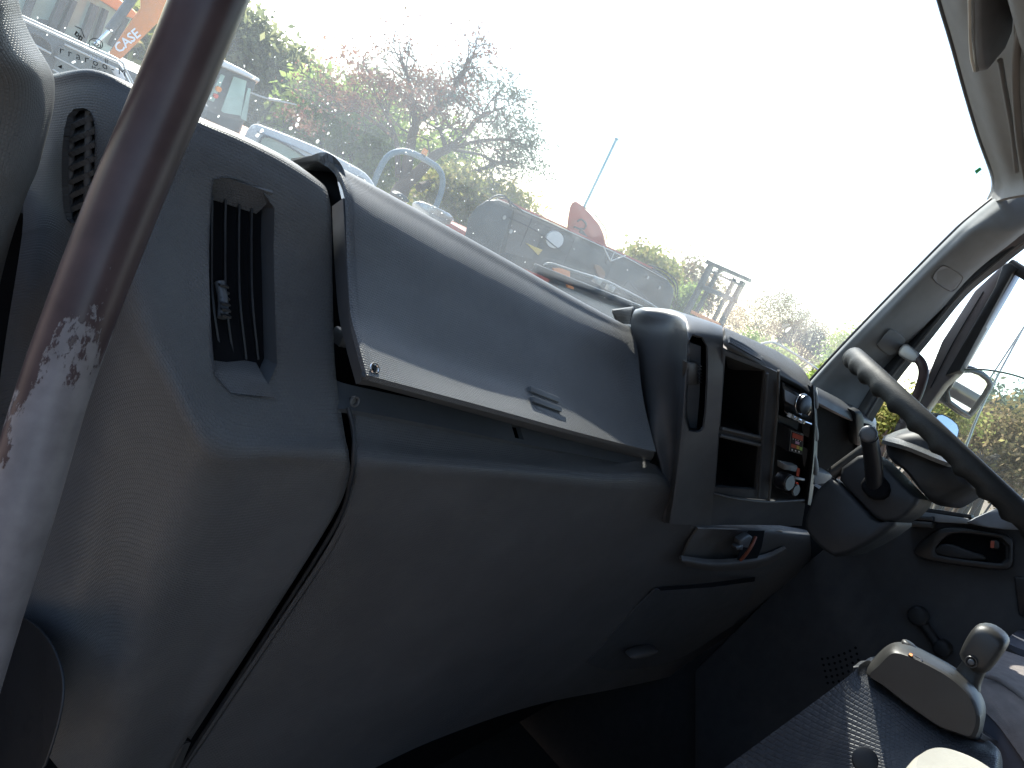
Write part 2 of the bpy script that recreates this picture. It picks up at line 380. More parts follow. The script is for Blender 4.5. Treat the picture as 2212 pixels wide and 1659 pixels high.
def wear_paint():
    m, t, b, n, l = newmat('worn_brown_paint'); tc = n.new('ShaderNodeTexCoord').outputs['Object']
    sp = n.new('ShaderNodeSeparateXYZ'); l.new(tc, sp.inputs[0])
    mp = n.new('ShaderNodeMapping'); mp.inputs['Scale'].default_value = (1, 1, .45); l.new(tc, mp.inputs[0])
    big = noise(n, l, mp.outputs[0], 75, 9, .68); fine = noise(n, l, mp.outputs[0], 420, 4, .6)
    s = math_(n, l, 'ADD', big, math_(n, l, 'MULTIPLY', fine, .22))
    hgt = n.new('ShaderNodeMapRange'); l.new(sp.outputs[2], hgt.inputs[0])       # paint rubbed off where hands grip, lower down
    hgt.inputs[1].default_value = .005; hgt.inputs[2].default_value = -.105; hgt.inputs[3].default_value = -.26; hgt.inputs[4].default_value = .22
    rr = math_(n, l, 'ADD', math_(n, l, 'ADD', math_(n, l, 'MULTIPLY', sp.outputs[0], .62), math_(n, l, 'MULTIPLY', sp.outputs[1], -.78)), math_(n, l, 'ADD', math_(n, l, 'MULTIPLY', sp.outputs[2], .196), -.0056))
    sx = n.new('ShaderNodeMapRange'); l.new(math_(n, l, 'ABSOLUTE', rr), sx.inputs[0])
    sx.inputs[1].default_value = .006; sx.inputs[2].default_value = .019; sx.inputs[3].default_value = .0; sx.inputs[4].default_value = -.24
    k = math_(n, l, 'ADD', math_(n, l, 'ADD', s, hgt.outputs[0]), sx.outputs[0])
    mask = ramp(n, l, k, [(.575, (0, 0, 0)), (.605, (1, 1, 1))])
    brown = ramp(n, l, noise(n, l, tc, 30, 6), [(.3, (.042, .028, .028)), (.7, (.072, .048, .046))])
    bare = ramp(n, l, noise(n, l, tc, 60, 6), [(.3, (.130, .116, .113)), (.7, (.195, .175, .170))])
    rust = ramp(n, l, noise(n, l, tc, 45, 6, .7), [(.62, (0, 0, 0)), (.72, (1, 1, 1))])
    bare = mixc(n, l, math_(n, l, 'MULTIPLY', rust, .6), bare, (.17, .085, .03))
    l.new(mixc(n, l, mask, brown, bare), b.inputs['Base Color']); b.inputs['Specular IOR Level'].default_value = .22
    r = n.new('ShaderNodeMapRange'); l.new(mask, r.inputs[0]); r.inputs[3].default_value = .34; r.inputs[4].default_value = .42; l.new(r.outputs[0], b.inputs['Roughness'])
    bp = n.new('ShaderNodeBump'); bp.inputs['Strength'].default_value = .5; bp.inputs['Distance'].default_value = .0006; bp.invert = True
    l.new(mask, bp.inputs['Height']); l.new(bp.outputs[0], b.inputs['Normal']); return m
M['worn'] = wear_paint()
def ground_mat():
    m, t, b, n, l = newmat('dry_earth'); tc = n.new('ShaderNodeTexCoord').outputs['Object']
    c = ramp(n, l, noise(n, l, tc, .35, 8, .65), [(.3, (.19, .125, .09)), (.55, (.28, .205, .15)), (.75, (.23, .21, .12))])
    l.new(c, b.inputs['Base Color']); b.inputs['Roughness'].default_value = .95
    bp = n.new('ShaderNodeBump'); bp.inputs['Distance'].default_value = .05; l.new(noise(n, l, tc, 3, 8), bp.inputs['Height']); l.new(bp.outputs[0], b.inputs['Normal']); return m
M['ground'] = ground_mat()
M['speck'] = foliage('dried_speck', [(.85, .85, .82), (.9, .9, .86)], .7)
M['leaf_dark'] = foliage('leaf_dark', [(.11, .13, .07), (.20, .22, .10), (.29, .29, .14)], .7)
M['leaf_bright'] = foliage('leaf_bright', [(.21, .30, .07), (.31, .41, .11), (.40, .45, .16)], .75)
M['leaf_yellow'] = foliage('leaf_yellow', [(.19, .22, .06), (.31, .32, .09), (.38, .31, .13)], .65)
M['leaf_red'] = foliage('leaf_red', [(.21, .085, .06), (.27, .13, .095), (.24, .18, .11)], .6)
M['leaf_grey'] = foliage('leaf_grey', [(.11, .15, .11), (.16, .19, .15), (.20, .20, .14)], .45)
M['leaf_brown'] = foliage('leaf_brown', [(.22, .16, .10), (.31, .23, .16), (.24, .23, .12)], .5)
M['leaf_rust'] = foliage('leaf_rust', [(.17, .16, .07), (.28, .21, .10), (.34, .24, .14)], .5)

# ------------------------------------------------------------------ ground
g = obj('ground', [(-500, -500, GROUND), (500, -500, GROUND), (500, 500, GROUND), (-500, 500, GROUND)], [(0, 1, 2, 3)], M['ground']); tag(g, kind='structure')

# ------------------------------------------------------------------ windscreen
def glass_y(x, z): return .86-(z+.08)*.55-.10*((x-.95)/.95)**2
def on_glass(px, py, off=0.0):
    d = ray(px, py); lo, hi = .2, 1.4
    for _ in range(50):
        y = (lo+hi)/2; P = d*(y/d[1])
        if y < glass_y(P[0], P[2])+off: lo = y
        else: hi = y
    return d*(lo/d[1])
ws = root('windscreen', 'large dusty windscreen of the truck above the dashboard', 'windscreen', (.95, .86, -.08))
xs = np.linspace(.02, 1.93, 9); zs = np.linspace(-.12, .60, 7)
grid('glass_pane', [[(x, glass_y(x, z), z) for z in zs] for x in xs], M['screen'], ws, 4, 4, thick=.005)
sp = MB()
for _ in range(420):
    x, z = RNG.uniform(.1, 1.7), RNG.uniform(-.1, .35)**1.0
    if RNG.random() < .55: x = RNG.uniform(.1, .8); z = RNG.uniform(-.1, .12)
    r = .0004+.0007*RNG.random()**3; c = np.array([x, glass_y(x, z)-.0012, z]); k = 1+RNG.random()*1.2
    a = RNG.uniform(0, 3.14); u = np.array([math.cos(a), 0, math.sin(a)]); v = np.array([-math.sin(a), 0, math.cos(a)])
    sp.add([c+r*(k*math.cos(t)*u+math.sin(t)*v)+np.array([0, -.55*r*(k*math.cos(t)*u+math.sin(t)*v)[2], 0]) for t in np.arange(6)*math.pi/3], [tuple(range(6))])
o = sp.build('dust_speck', M['speck'], ws, fix=False); tag(o, kind='stuff')
for px, py, r in ((1702, 712, 9), (686, 305, 5), (1112, 500, 2), (556, 292, 5), (566, 282, 5), (641, 270, 5), (645, 258, 5), (628, 277, 5)):
    c = on_glass(px, py, -.0015); q = r*PXM(c); n0 = []
    for t in range(12):
        a = t*math.pi/6; rr = q*(.75+.5*RNG.random()); n0.append(c+rr*np.array([math.cos(a), -.3*math.sin(a), .8*math.sin(a)])*np.array([.7, 1, 1.1]))
    obj('insect_splat', n0, [tuple(range(12))], M['speck'], ws, fix=False)
# printed marks on the glass, as read from inside
def on_frame(p0, p1):
    a, b = on_glass(*p0, -.0014), on_glass(*p1, -.0014); xd = b-a
    n = np.array([.0, -.87, .49]); yd = np.cross(n, xd)
    return a, xd, (yd if np.dot(yd, CU) > 0 else -yd)
a, xd, yd = on_frame((128, 107), (206, 135)); lettering('lettering', 'r r a r o o - M', a, xd, yd, 24*PXM(a), M['ink'], ws, spacing=1.05)
a, xd, yd = on_frame((134, 143), (166, 152)); lettering('lettering', '. . . . s', a, xd, yd, 20*PXM(a), M['ink'], ws)
a, xd, yd = on_frame((192, 122), (214, 130)); lettering('lettering', '22M', a, xd, yd, 17*PXM(a), M['whiteprint'], ws)
a, xd, yd = on_frame((226, 131), (240, 137)); lettering('lettering', 'II', a, xd, yd, 16*PXM(a), M['ink'], ws)
a, xd, yd = on_frame((198, 145), (224, 156)); lettering('lettering', 'M C A', a, xd, yd, 12*PXM(a), M['ink'], ws)
c = on_glass(207, 95, -.0014); q = PXM(c); e1 = np.array([1, 0, 0.0]); e2 = np.array([0, -.48, .88])
k = MB()
def ring(c, r, w, a0=0, a1=2*math.pi, n=28):
    t = np.linspace(a0, a1, n); P = [c+r*(math.cos(s)*e1+math.sin(s)*e2) for s in t]; Q = [c+(r-w)*(math.cos(s)*e1+math.sin(s)*e2) for s in t]
    return np.array(P+Q), [(i, i+1, n+i+1, n+i) for i in range(n-1)]
k.add(*ring(c, 14*q, 1.6*q))
for s in (-6, 0, 6): k.add(*ring(c+s*q*e1*.9-s*.25*q*e2, 6*q, 1.8*q, -1.9, 1.2, 12))
k.build('certification_mark', M['ink'], ws, fix=False)
c = on_glass(170, 72, -.0014); k = MB(); q = PXM(c)
S = lambda x, y: c+q*(x*e1*.95+y*e2)-np.array([0, 0, q*x*.45])
k.add([S(-14, 6), S(0, 13), S(14, 4), S(12, 2.5), S(0, 11), S(-12, 5)], [(0, 1, 4, 5), (1, 2, 3, 4)])
for b in ((-6, -10, -3, 0), (-3, -2.5, 1, 0), (-3, -10, 1, -7.5), (0, -7.5, 2.5, -2.5), (3.5, -10, 6, 0), (6, -10, 11, -7.5), (9, -7.5, 11, -2), (6, -2.5, 11, 0)):
    k.add([S(b[0], b[1]), S(b[2], b[1]), S(b[2], b[3]), S(b[0], b[3])], [(0, 1, 2, 3)])
k.build('maker_emblem', M['ink'], ws, fix=False)
c = on_glass(130, 143, -.0014); q = PXM(c); obj('triangle_mark', [c+q*(-4*e1-3*e2), c+q*(5*e1-5*e2), c+q*(2*e1+5*e2)], [(0, 1, 2)], M['ink'], ws, fix=False)
c = np.array([W(x, y, Y=.515) for x, y in ((2106, 370), (2117, 361), (2121, 366), (2110, 376))]); 
c = np.array([on_glass(x, y, -.0014) for x, y in ((2105, 369), (2117, 361), (2121, 366), (2109, 376))])
obj('service_sticker', c, [(0, 1, 2, 3)], M['green'], ws, fix=False)
for i, (p0, p1) in enumerate((((2112, 378), (2134, 410)), ((2117, 374), (2141, 407)), ((2122, 370), (2145, 402)), ((2127, 366), (2148, 398)))):
    a, xd, yd = on_frame(p0, p1); lettering('lettering', ('SERVICE', 'NEXT KM', 'DATE', 'OIL')[i], a, xd, yd, 6*PXM(a), M['hoop'], ws)

# wiper parked outside on the glass
wp = root('windscreen_wiper', 'windscreen wiper with pale arm parked low outside the glass', 'wiper', on_glass(1406, 658, .03))
b0, b1 = on_glass(1155, 578, .02), on_glass(1385, 668, .02)
obj('blade', *bar(b0, b1, (0, .004, .0), (0, -.001, .0066)), M['black'], wp, bevel=.001)
obj('blade_spine', *bar(on_glass(1156, 572, .026), on_glass(1385, 661, .026), (0, .003, 0), (0, 0, .0012)), M['steel'], wp)
tube('arm', [on_glass(x, y, .036) for x, y in ((1173, 573), (1190, 569), (1234, 584), (1308, 608), (1343, 625), (1406, 658), (1450, 690))], [.001, .002, .0026, .0032, .0032, .003, .003], M['silver'], wp, 8, 4)
tube('washer_hose', [on_glass(x, y, .045) for x, y in ((1345, 622), (1358, 607), (1370, 622), (1392, 640), (1402, 656))], .0012, M['black'], wp, 6, 4)
for x, y in ((1290, 606), (1318, 622)): box('clip', on_glass(x, y, .028)-np.array([.008, .006, .006]), on_glass(x, y, .028)+np.array([.008, .006, .006]), M['steel'], wp, .001)

# ------------------------------------------------------------------ dashboard
dash = root('dashboard', 'dark grey moulded dashboard running across the cab under the windscreen', 'dashboard', (.95, .62, -.8))
def col(plist): return [W(x, y, Y=d) for x, y, d in plist]
ep = [
 [(40, 200, .92), (50, 172, .80), (50, 205, .78), (50, 300, .77), (50, 400, .76), (50, 460, .76), (48, 500, .76), (40, 560, .765), (-10, 900, .78), (-70, 1500, .76)],
 [(100, 190, .90), (112, 160, .74), (112, 195, .715), (112, 300, .70), (112, 400, .70), (112, 450, .70), (110, 490, .70), (100, 560, .705), (40, 900, .72), (-30, 1500, .70)],
 [(205, 185, .85), (200, 150, .70), (205, 182, .675), (205, 300, .655), (205, 420, .645), (204, 510, .638), (200, 565, .636), (190, 640, .636), (130, 1000, .63), (60, 1560, .62)],
 [(310, 220, .82), (300, 188, .68), (305, 228, .645), (300, 350, .62), (290, 500, .59), (280, 600, .574), (267, 668, .571), (252, 740, .574), (190, 1100, .58), (110, 1640, .60)],
 [(440, 285, .80), (430, 252, .658), (430, 298, .625), (420, 450, .602), (400, 650, .562), (384, 760, .538), (362, 822, .529), (338, 895, .536), (250, 1200, .56), (170, 1700, .59)],
 [(530, 325, .80), (520, 291, .652), (518, 338, .620), (510, 500, .598), (490, 750, .546), (476, 890, .513), (456, 968, .498), (432, 1050, .508), (330, 1330, .535), (230, 1720, .58)],
 [(630, 375, .79), (620, 341, .648), (610, 388, .616), (600, 550, .595), (592, 790, .547), (597, 925, .513), (598, 980, .4985), (588, 1042, .508), (480, 1350, .55), (310, 1740, .60)],
 [(706, 430, .76), (695, 395, .640), (705, 443, .610), (708, 600, .59), (713, 790, .548), (731, 930, .513), (741, 984, .4995), (738, 1045, .508), (660, 1200, .53), (400, 1600, .60)],
 [(716, 450, .75), (706, 412, .655), (714, 455, .627), (717, 600, .605), (722, 790, .568), (742, 935, .532), (752, 988, .520), (748, 1048, .528), (672, 1195, .55), (412, 1598, .62)],
]
vent_out = chaikin([(463, 372), (594, 415), (590, 560), (601, 862), (468, 848), (455, 700), (451, 560), (456, 430)], 1)
gr_out = chaikin([(150, 236), (190, 232), (204, 262), (205, 330), (200, 420), (186, 470), (158, 486), (138, 470), (132, 380), (136, 290)], 1)
EP = grid('end_panel', [col(c) for c in ep], M['dash'], dash, 8, 8, .005, cuts=[vent_out, gr_out])
# side vent: recessed duct, sloping scoops, vanes, thumb wheel
nv_ = np.array([0.02, .97, -.22])
FV = np.array([on(EP, x, y, .001) for x, y in vent_out])
v, f = prism_mesh(FV, nv_*.03); VD = obj('side_vent', v, f[2:], M['trimdark'], dash, angle=30)
obj('vent_back', FV+nv_*.022, [tuple(range(len(FV)))], M['void'], VD)
def sv(x, y, d): return on(EP, x, y)+nv_*d
EPV = {}
def ey(x, y): # depth of the panel round the vent opening, from its rim
    k = np.argsort([p[1] for p in vent_out]); return float(np.interp(y, np.array(vent_out)[k, 1], FV[k, 1]))
def vp_(x, y, d): return W(x, y, Y=ey(x, y))+nv_*d
grid('vent_scoop', [[vp_(465, 376, .002), vp_(463, 400, .008), vp_(457, 428, .021)], [vp_(592, 417, .002), vp_(588, 440, .008), vp_(580, 468, .021)]], M['dash'], VD, 6, 6, .003)
grid('vent_scoop', [[vp_(459, 772, .021), vp_(464, 806, .012), vp_(470, 846, .001)], [vp_(580, 796, .021), vp_(590, 830, .012), vp_(600, 860, .001)]], M['dash'], VD, 6, 6, .003)
for k, (x0, x1) in enumerate(((474, 486), (503, 512), (533, 540), (560, 566))):
    P = [vp_(x0, 426+k*9, .014), vp_(x0-6, 520, .010), vp_(x0-4, 650, .010), vp_(x1+8, 785, .014)]
    grid('vent_vane', [P, [p+np.array([.002, .012, 0]) for p in P]], M['black'], VD, 2, 5, .0016)
tube('vent_thumbwheel', [vp_(484, 612, .008), vp_(488, 650, .005), vp_(491, 690, .008)], .0042, M['trimdark'], VD, 10, 4)
for k in range(6):
    p = vp_(485+k*1.0, 618+k*13, .0015); box('wheel_rib', p-np.array([.004, .002, .0008]), p+np.array([.004, .002, .0008]), M['black'], VD)
# demister grille at the far left end
GR = np.array([on(EP, x, y, .001) for x, y in gr_out])
v, f = prism_mesh(GR, np.array([.02, .05, 0])); GD = obj('demister_grille', v, f[2:], M['black'], dash, angle=30); obj('grille_back', GR+np.array([.02, .05, 0]), [tuple(range(len(GR)))], M['void'], GD)
def gy(x, d=0): return float(np.interp(x, [125, 150, 175, 206], [.694, .683, .673, .662]))+d
for k in range(8):
    y = 262+k*30; a_ = 132 if k < 7 else 142
    P = [W(a_, y+20, Y=gy(a_, .006)), W(150, y+8, Y=gy(150, .004)), W(175, y-4, Y=gy(175, .004)), W(205-max(0, k-4)*5, y-16, Y=gy(200, .005))]
    grid('grille_slat', [P, [p+np.array([.004, .014, .003]) for p in P]], M['dash'], GD, 2, 4, .004)
for x in (152, 190):
    tube('grille_rib', [W(x+2, 238, Y=gy(x, .010)), W(x, 360, Y=gy(x, .010)), W(x-3, 478, Y=gy(x, .010))], .003, M['dash'], GD, 8, 4)
grid('grille_rim', [[W(141, 290, Y=.692), W(136, 390, Y=.688), W(143, 468, Y=.684)], [W(150, 294, Y=.692), W(147, 390, Y=.688), W(156, 476, Y=.684)]], M['dash'], GD, 2, 6, .003)

# dark core behind the gaps
box('dash_top', (.22, .77, -.15), (1.86, .92, -.13), M['black'], dash)
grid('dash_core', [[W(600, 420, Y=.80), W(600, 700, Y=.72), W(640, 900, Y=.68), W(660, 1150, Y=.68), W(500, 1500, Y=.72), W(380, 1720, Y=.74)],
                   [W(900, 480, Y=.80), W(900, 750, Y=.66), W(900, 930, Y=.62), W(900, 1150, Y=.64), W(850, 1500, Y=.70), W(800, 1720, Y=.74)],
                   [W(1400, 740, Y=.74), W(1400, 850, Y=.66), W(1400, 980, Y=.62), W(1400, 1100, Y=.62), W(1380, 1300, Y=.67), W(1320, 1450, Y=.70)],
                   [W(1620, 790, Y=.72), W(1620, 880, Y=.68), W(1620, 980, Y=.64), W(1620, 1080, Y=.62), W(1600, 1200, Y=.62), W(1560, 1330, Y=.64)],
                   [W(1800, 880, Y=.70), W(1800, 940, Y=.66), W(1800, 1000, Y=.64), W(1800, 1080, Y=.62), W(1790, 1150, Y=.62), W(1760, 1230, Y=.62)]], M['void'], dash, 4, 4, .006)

# glovebox lid, hanging slightly open
ld = [
 [(630, 342, .745), (690, 337, .674), (728, 367, .641), (744, 425, .611), (750, 560, .578), (757, 674, .538), (773, 737, .507), (792, 810, .476)],
 [(655, 355, .745), (706, 346, .668), (740, 376, .636), (757, 432, .607), (763, 562, .576), (771, 677, .536), (786, 742, .505), (801, 812, .475)],
 [(800, 412, .76), (790, 391, .660), (801, 420, .628), (806, 470, .601), (810, 585, .571), (818, 697, .534), (830, 764, .503), (838, 822, .474)],
 [(1050, 562, .76), (1050, 535, .655), (1052, 562, .624), (1050, 608, .599), (1046, 690, .571), (1045, 790, .534), (1043, 838, .505), (1040, 876, .476)],
 [(1226, 660, .76), (1220, 631, .652), (1222, 657, .622), (1222, 699, .598), (1220, 766, .571), (1220, 842, .535), (1222, 888, .508), (1224, 927, .482)],
 [(1338, 716, .74), (1332, 692, .644), (1336, 713, .617), (1338, 750, .595), (1338, 806, .570), (1344, 877, .535), (1352, 924, .512), (1362, 963, .490)],
 [(1366, 724, .73), (1362, 706, .65), (1370, 724, .625), (1377, 756, .602), (1382, 807, .573), (1390, 865, .540), (1402, 918, .516), (1417, 976, .495)],
]
LID = grid('glovebox_lid', [col(c) for c in ld], M['lid'], dash, 8, 8, .006, cuts=[[(808+7*math.cos(t), 797+9.5*math.sin(t)) for t in np.arange(10)*math.pi/5]])
hole = on(LID, 808, 797); hn = np.array([0, -.72, .70])
tube('latch_hole_rim', disc(hole+hn*.001, hn, .0044, 16), .0010, M['chrome'], LID, 6, closed=True)
obj('latch_hole', disc(hole-hn*.006, hn, .008, 14), [tuple(range(14))], M['void'], LID)
for (x0, y0), (x1, y1) in (((1143, 840), (1204, 864)), ((1148, 862), (1210, 885)), ((1155, 883), (1219, 907))):
    a, b = on(LID, x0, y0), on(LID, x1, y1); obj('grip_bar', *bar(a, b, np.array([0, -.8, .6])*.0030, np.array([0, .6, .8])*.0034), M['lid'], LID, bevel=.0012)
obj('lid_gap_shade', pts([(636, 347), (690, 342), (724, 370), (738, 430), (735, 500), (716, 470), (700, 420), (660, 372)], X=.455), [tuple(range(8))], M['void'], LID)  # black sheet painting the shade seen in the gap under the lid
# left flange of the lid
grid('lid_flange', [[W(741, 428, Y=.625), W(748, 560, Y=.580), W(755, 674, Y=.542), W(770, 740, Y=.511), W(786, 822, Y=.481)],
                    [W(717, 446, Y=.645), W(722, 560, Y=.608), W(731, 674, Y=.570), W(746, 746, Y=.537), W(769, 830, Y=.503)]], M['trimdark'], LID, 4, 6, .004)
grid('lid_lip', [[W(x, y-1, Y=d), W(x-3, y+9, Y=d+.008), W(x-8, y+16, Y=d+.03)] for x, y, d in ((782, 814, .478), (838, 825, .476), (1040, 880, .478), (1224, 931, .484), (1362, 967, .492), (1414, 979, .497))], M['trimdark'], LID, 5, 4, .004)
box('lid_hinge_stop', W(737, 728, Y=.60)-np.array([.006, .01, .008]), W(737, 728, Y=.60)+np.array([.006, .01, .008]), M['trimdark'], dash, .003)

# ledge below the lid with latch slot and screws
led = [[W(x, y0, Y=.552), W(x, y1, Y=.526)] for x, y0, y1 in ((722, 820, 884), (760, 832, 886), (900, 862, 912), (1050, 892, 942), (1200, 922, 972), (1330, 950, 996), (1404, 968, 1007))]
slot = [(1104, 916), (1122, 920), (1132, 950), (1113, 946)]
grid('lid_ledge', led, M['trimdark'], dash, 6, 4, .006, cuts=[slot]); LG = bpy.data.objects['lid_ledge']
obj('latch_slot', pts([(1095, 905), (1140, 910), (1140, 960), (1100, 955)], Y=.565), [(0, 1, 2, 3)], M['void'], LG)
for x, y, r in ((764, 865, .0045), (731, 858, .004)):
    c = W(x, y, Y=.530 if x > 740 else .548)
    tube('screw_recess', disc(c+np.array([0, -.002, 0]), (0, 1, -.3), r, 16), .0012, M['lower'], LG, 6, closed=True)
    obj('screw', *prism_mesh(disc(c+np.array([0, -.001, 0]), (0, 1, -.3), r*.7, 12), np.array([0, .004, 0])), M['black'], LG)

# lower knee panel
lp = [
 [(752, 876, .540), (758, 935, .528), (764, 978, .516), (764, 1018, .512), (758, 1060, .520), (712, 1172, .54), (570, 1392, .59), (372, 1690, .65)],
 [(766, 884, .534), (774, 938, .518), (780, 975, .504), (780, 1006, .499), (774, 1052, .508), (728, 1180, .533), (590, 1400, .585), (396, 1700, .645)],
 [(900, 913, .534), (900, 960, .517), (900, 988, .504), (899, 1014, .499), (894, 1066, .508), (850, 1240, .54), (760, 1460, .59), (640, 1730, .65)],
 [(1100, 952, .534), (1100, 985, .517), (1100, 1005, .505), (1100, 1030, .499), (1098, 1080, .508), (1080, 1262, .54), (1020, 1440, .585), (930, 1602, .635)],
 [(1300, 990, .532), (1300, 1008, .517), (1300, 1024, .505), (1300, 1050, .499), (1300, 1098, .507), (1282, 1250, .535), (1240, 1400, .58), (1150, 1525, .63)],
 [(1428, 1011, .530), (1432, 1022, .515), (1434, 1036, .503), (1436, 1060, .498), (1433, 1108, .505), (1424, 1220, .525), (1400, 1360, .57), (1330, 1488, .62)],
 [(1520, 1118, .52), (1520, 1124, .51), (1520, 1132, .505), (1519, 1145, .502), (1518, 1172, .502), (1508, 1245, .515), (1490, 1340, .55), (1460, 1458, .60)],
 [(1640, 1128, .49), (1640, 1134, .48), (1640, 1142, .47), (1640, 1154, .465), (1640, 1178, .466), (1632, 1235, .475), (1610, 1300, .50), (1575, 1418, .55)],
 [(1715, 1140, .47), (1718, 1146, .46), (1720, 1152, .45), (1721, 1164, .445), (1722, 1182, .445), (1718, 1220, .45), (1700, 1270, .47), (1665, 1335, .51)],
 [(1745, 1146, .46), (1748, 1152, .45), (1750, 1160, .445), (1751, 1172, .445), (1752, 1186, .45), (1750, 1215, .46), (1735, 1255, .48), (1700, 1292, .51)],
]
KP = grid('knee_panel', [col(c) for c in lp], M['dash'], dash, 8, 8, .006)
tube('panel_piping', [W(x, y, Y=d) for x, y, d in ((752, 880, .522), (764, 930, .510), (764, 985, .500), (758, 1035, .502), (722, 1140, .524), (570, 1380, .582), (390, 1660, .64))], .0022, M['column'], dash, 10, 8)
grid('kick_strip', [[W(372, 1632, Y=.612), W(330, 1700, Y=.62)], [W(398, 1608, Y=.60), W(352, 1700, Y=.61)], [W(412, 1604, Y=.612), W(372, 1700, Y=.62)]], M['lower'], dash, 3, 3, .004)
# flat black patch painting a recess's shade, low at the door end
patch_pts = pts([(60, 1330), (110, 1375), (140, 1440), (145, 1500), (128, 1580), (90, 1690), (-60, 1720), (-40, 1400), (20, 1330)], 2, X=.30)
obj('recess_shade_patch', patch_pts+np.array([-.002, 0, 0]), [tuple(range(len(patch_pts)))], M['black'], dash, fix=False)
tube('recess_rim', patch_pts+np.array([-.002, 0, 0]), .0012, M['column'], dash, 8, closed=True)

# pieces round the lower centre: ashtray, wiring hole, fuse flap
grid('ashtray_scoop', [[W(1508, 1142, Y=.497), W(1490, 1170, Y=.498), W(1476, 1200, Y=.502)], [W(1580, 1144, Y=.485), W(1560, 1176, Y=.492), W(1545, 1208, Y=.496)], [W(1690, 1148, Y=.455), W(1680, 1180, Y=.460), W(1670, 1206, Y=.464)]], M['lower'], dash, 6, 5, .004)
grid('ashtray_lip', [[W(1472, 1200, Y=.494), W(1474, 1212, Y=.488), W(1485, 1224, Y=.498)], [W(1545, 1208, Y=.482), W(1548, 1222, Y=.474), W(1552, 1234, Y=.486)], [W(1640, 1200, Y=.462), W(1645, 1212, Y=.455), W(1650, 1224, Y=.468)], [W(1694, 1180, Y=.447), W(1700, 1188, Y=.442), W(1704, 1198, Y=.452)]], M['lower'], dash, 6, 5, .005)
wh = [(1616, 1146), (1652, 1146), (1646, 1180), (1636, 1206), (1592, 1210), (1600, 1184)]
obj('wiring_hole', pts(wh, Y=.458), [tuple(range(6))], M['void'], dash)
grid('fuse_flap', [[W(1415, 1275, Y=.532), W(1350, 1340, Y=.558), W(1268, 1432, Y=.592)], [W(1445, 1272, Y=.526), W(1400, 1345, Y=.555), W(1330, 1448, Y=.598)], [W(1540, 1268, Y=.508), W(1510, 1330, Y=.53), W(1460, 1425, Y=.575)], [W(1640, 1258, Y=.48), W(1615, 1298, Y=.492), W(1585, 1350, Y=.515)]], M['trimdark'], dash, 6, 5, .004)
obj('flap_slot', pts([(1420, 1270), (1540, 1258), (1632, 1246), (1630, 1256), (1540, 1268), (1428, 1276)], Y=.478), [tuple(range(6))], M['void'], dash)
puff('flap_catch', pts([(1362, 1420), (1390, 1408), (1425, 1404), (1420, 1412), (1392, 1424), (1364, 1426)], 1, Y=.55), (0, .02, 0), M['lower'], dash)

# centre stack ------------------------------------------------------
cs = root('centre_stack', 'upright centre stack with storage pockets and stereo on the dashboard', 'console panel', (1.1, .5, -.35))
grid('stack_cap', [[W(1330, 690, Y=.76), W(1322, 668, Y=.70), W(1340, 700, Y=.68)], [W(1372, 692, Y=.74), W(1368, 662, Y=.66), W(1360, 700, Y=.645)]], M['dash'], cs, 5, 5, .004)
sb = [
 [(1376, 700, .74), (1374, 668, .645), (1362, 700, .625), (1378, 760, .605), (1388, 850, .58), (1406, 940, .55), (1422, 1010, .53), (1424, 1125, .52)],
 [(1400, 700, .73), (1396, 664, .625), (1394, 705, .60), (1400, 770, .58), (1405, 860, .56), (1412, 950, .535), (1430, 1020, .515), (1432, 1128, .505)],
 [(1450, 705, .70), (1448, 668, .60), (1450, 705, .565), (1452, 770, .545), (1454, 860, .53), (1452, 960, .515), (1448, 1040, .505), (1438, 1130, .498)],
 [(1478, 712, .69), (1475, 676, .585), (1478, 708, .535), (1480, 770, .515), (1474, 860, .502), (1466, 960, .492), (1456, 1050, .486), (1444, 1130, .484)],
 [(1490, 716, .68), (1488, 680, .58), (1490, 710, .525), (1488, 770, .507), (1482, 860, .494), (1474, 960, .485), (1464, 1050, .48), (1452, 1132, .478)],
 [(1530, 728, .66), (1528, 693, .56), (1528, 718, .51), (1528, 780, .495), (1524, 870, .484), (1516, 960, .476), (1506, 1050, .472), (1498, 1134, .47)],
 [(1562, 738, .64), (1560, 705, .545), (1562, 726, .50), (1562, 790, .486), (1558, 870, .476), (1550, 960, .468), (1542, 1060, .464), (1536, 1136, .464)],
]
pk = [(1486, 718), (1528, 732), (1530, 800), (1524, 920), (1512, 936), (1480, 930), (1482, 820)]
SS = grid('stack_side', [col(c) for c in sb], M['trimdark'], cs, 7, 8, .004, cuts=[chaikin(pk, 1)])
FP = np.array([on(SS, x, y, .001) for x, y in chaikin(pk, 1)]); v, f = prism_mesh(FP, np.array([.052, .026, 0])); obj('slim_pocket', v, f[2:], M['black'], cs, angle=30); obj('slim_pocket_back', FP+np.array([.048, .024, 0]), [tuple(range(len(FP)))], M['void'], cs)
grid('pocket_shutter', [[W(1490, 740, Y=.520), W(1486, 830, Y=.51), W(1482, 925, Y=.505)], [W(1514, 748, Y=.512), W(1512, 835, Y=.503), W(1505, 930, Y=.498)]], M['trimdark'], cs, 3, 4, .004)
puff('shutter_grip', pts([(1484, 783), (1510, 785), (1508, 832), (1484, 830)], Y=.503), (0, .008, 0), M['lower'], cs, rings=((.9, 0), (1, .2), (1, 1)))
for k in range(6):
    p = W(1512, 790+7*k, Y=.500); box('grip_tooth', p-np.array([.004, .002, .0008]), p+np.array([.003, .002, .0008]), M['black'], cs)
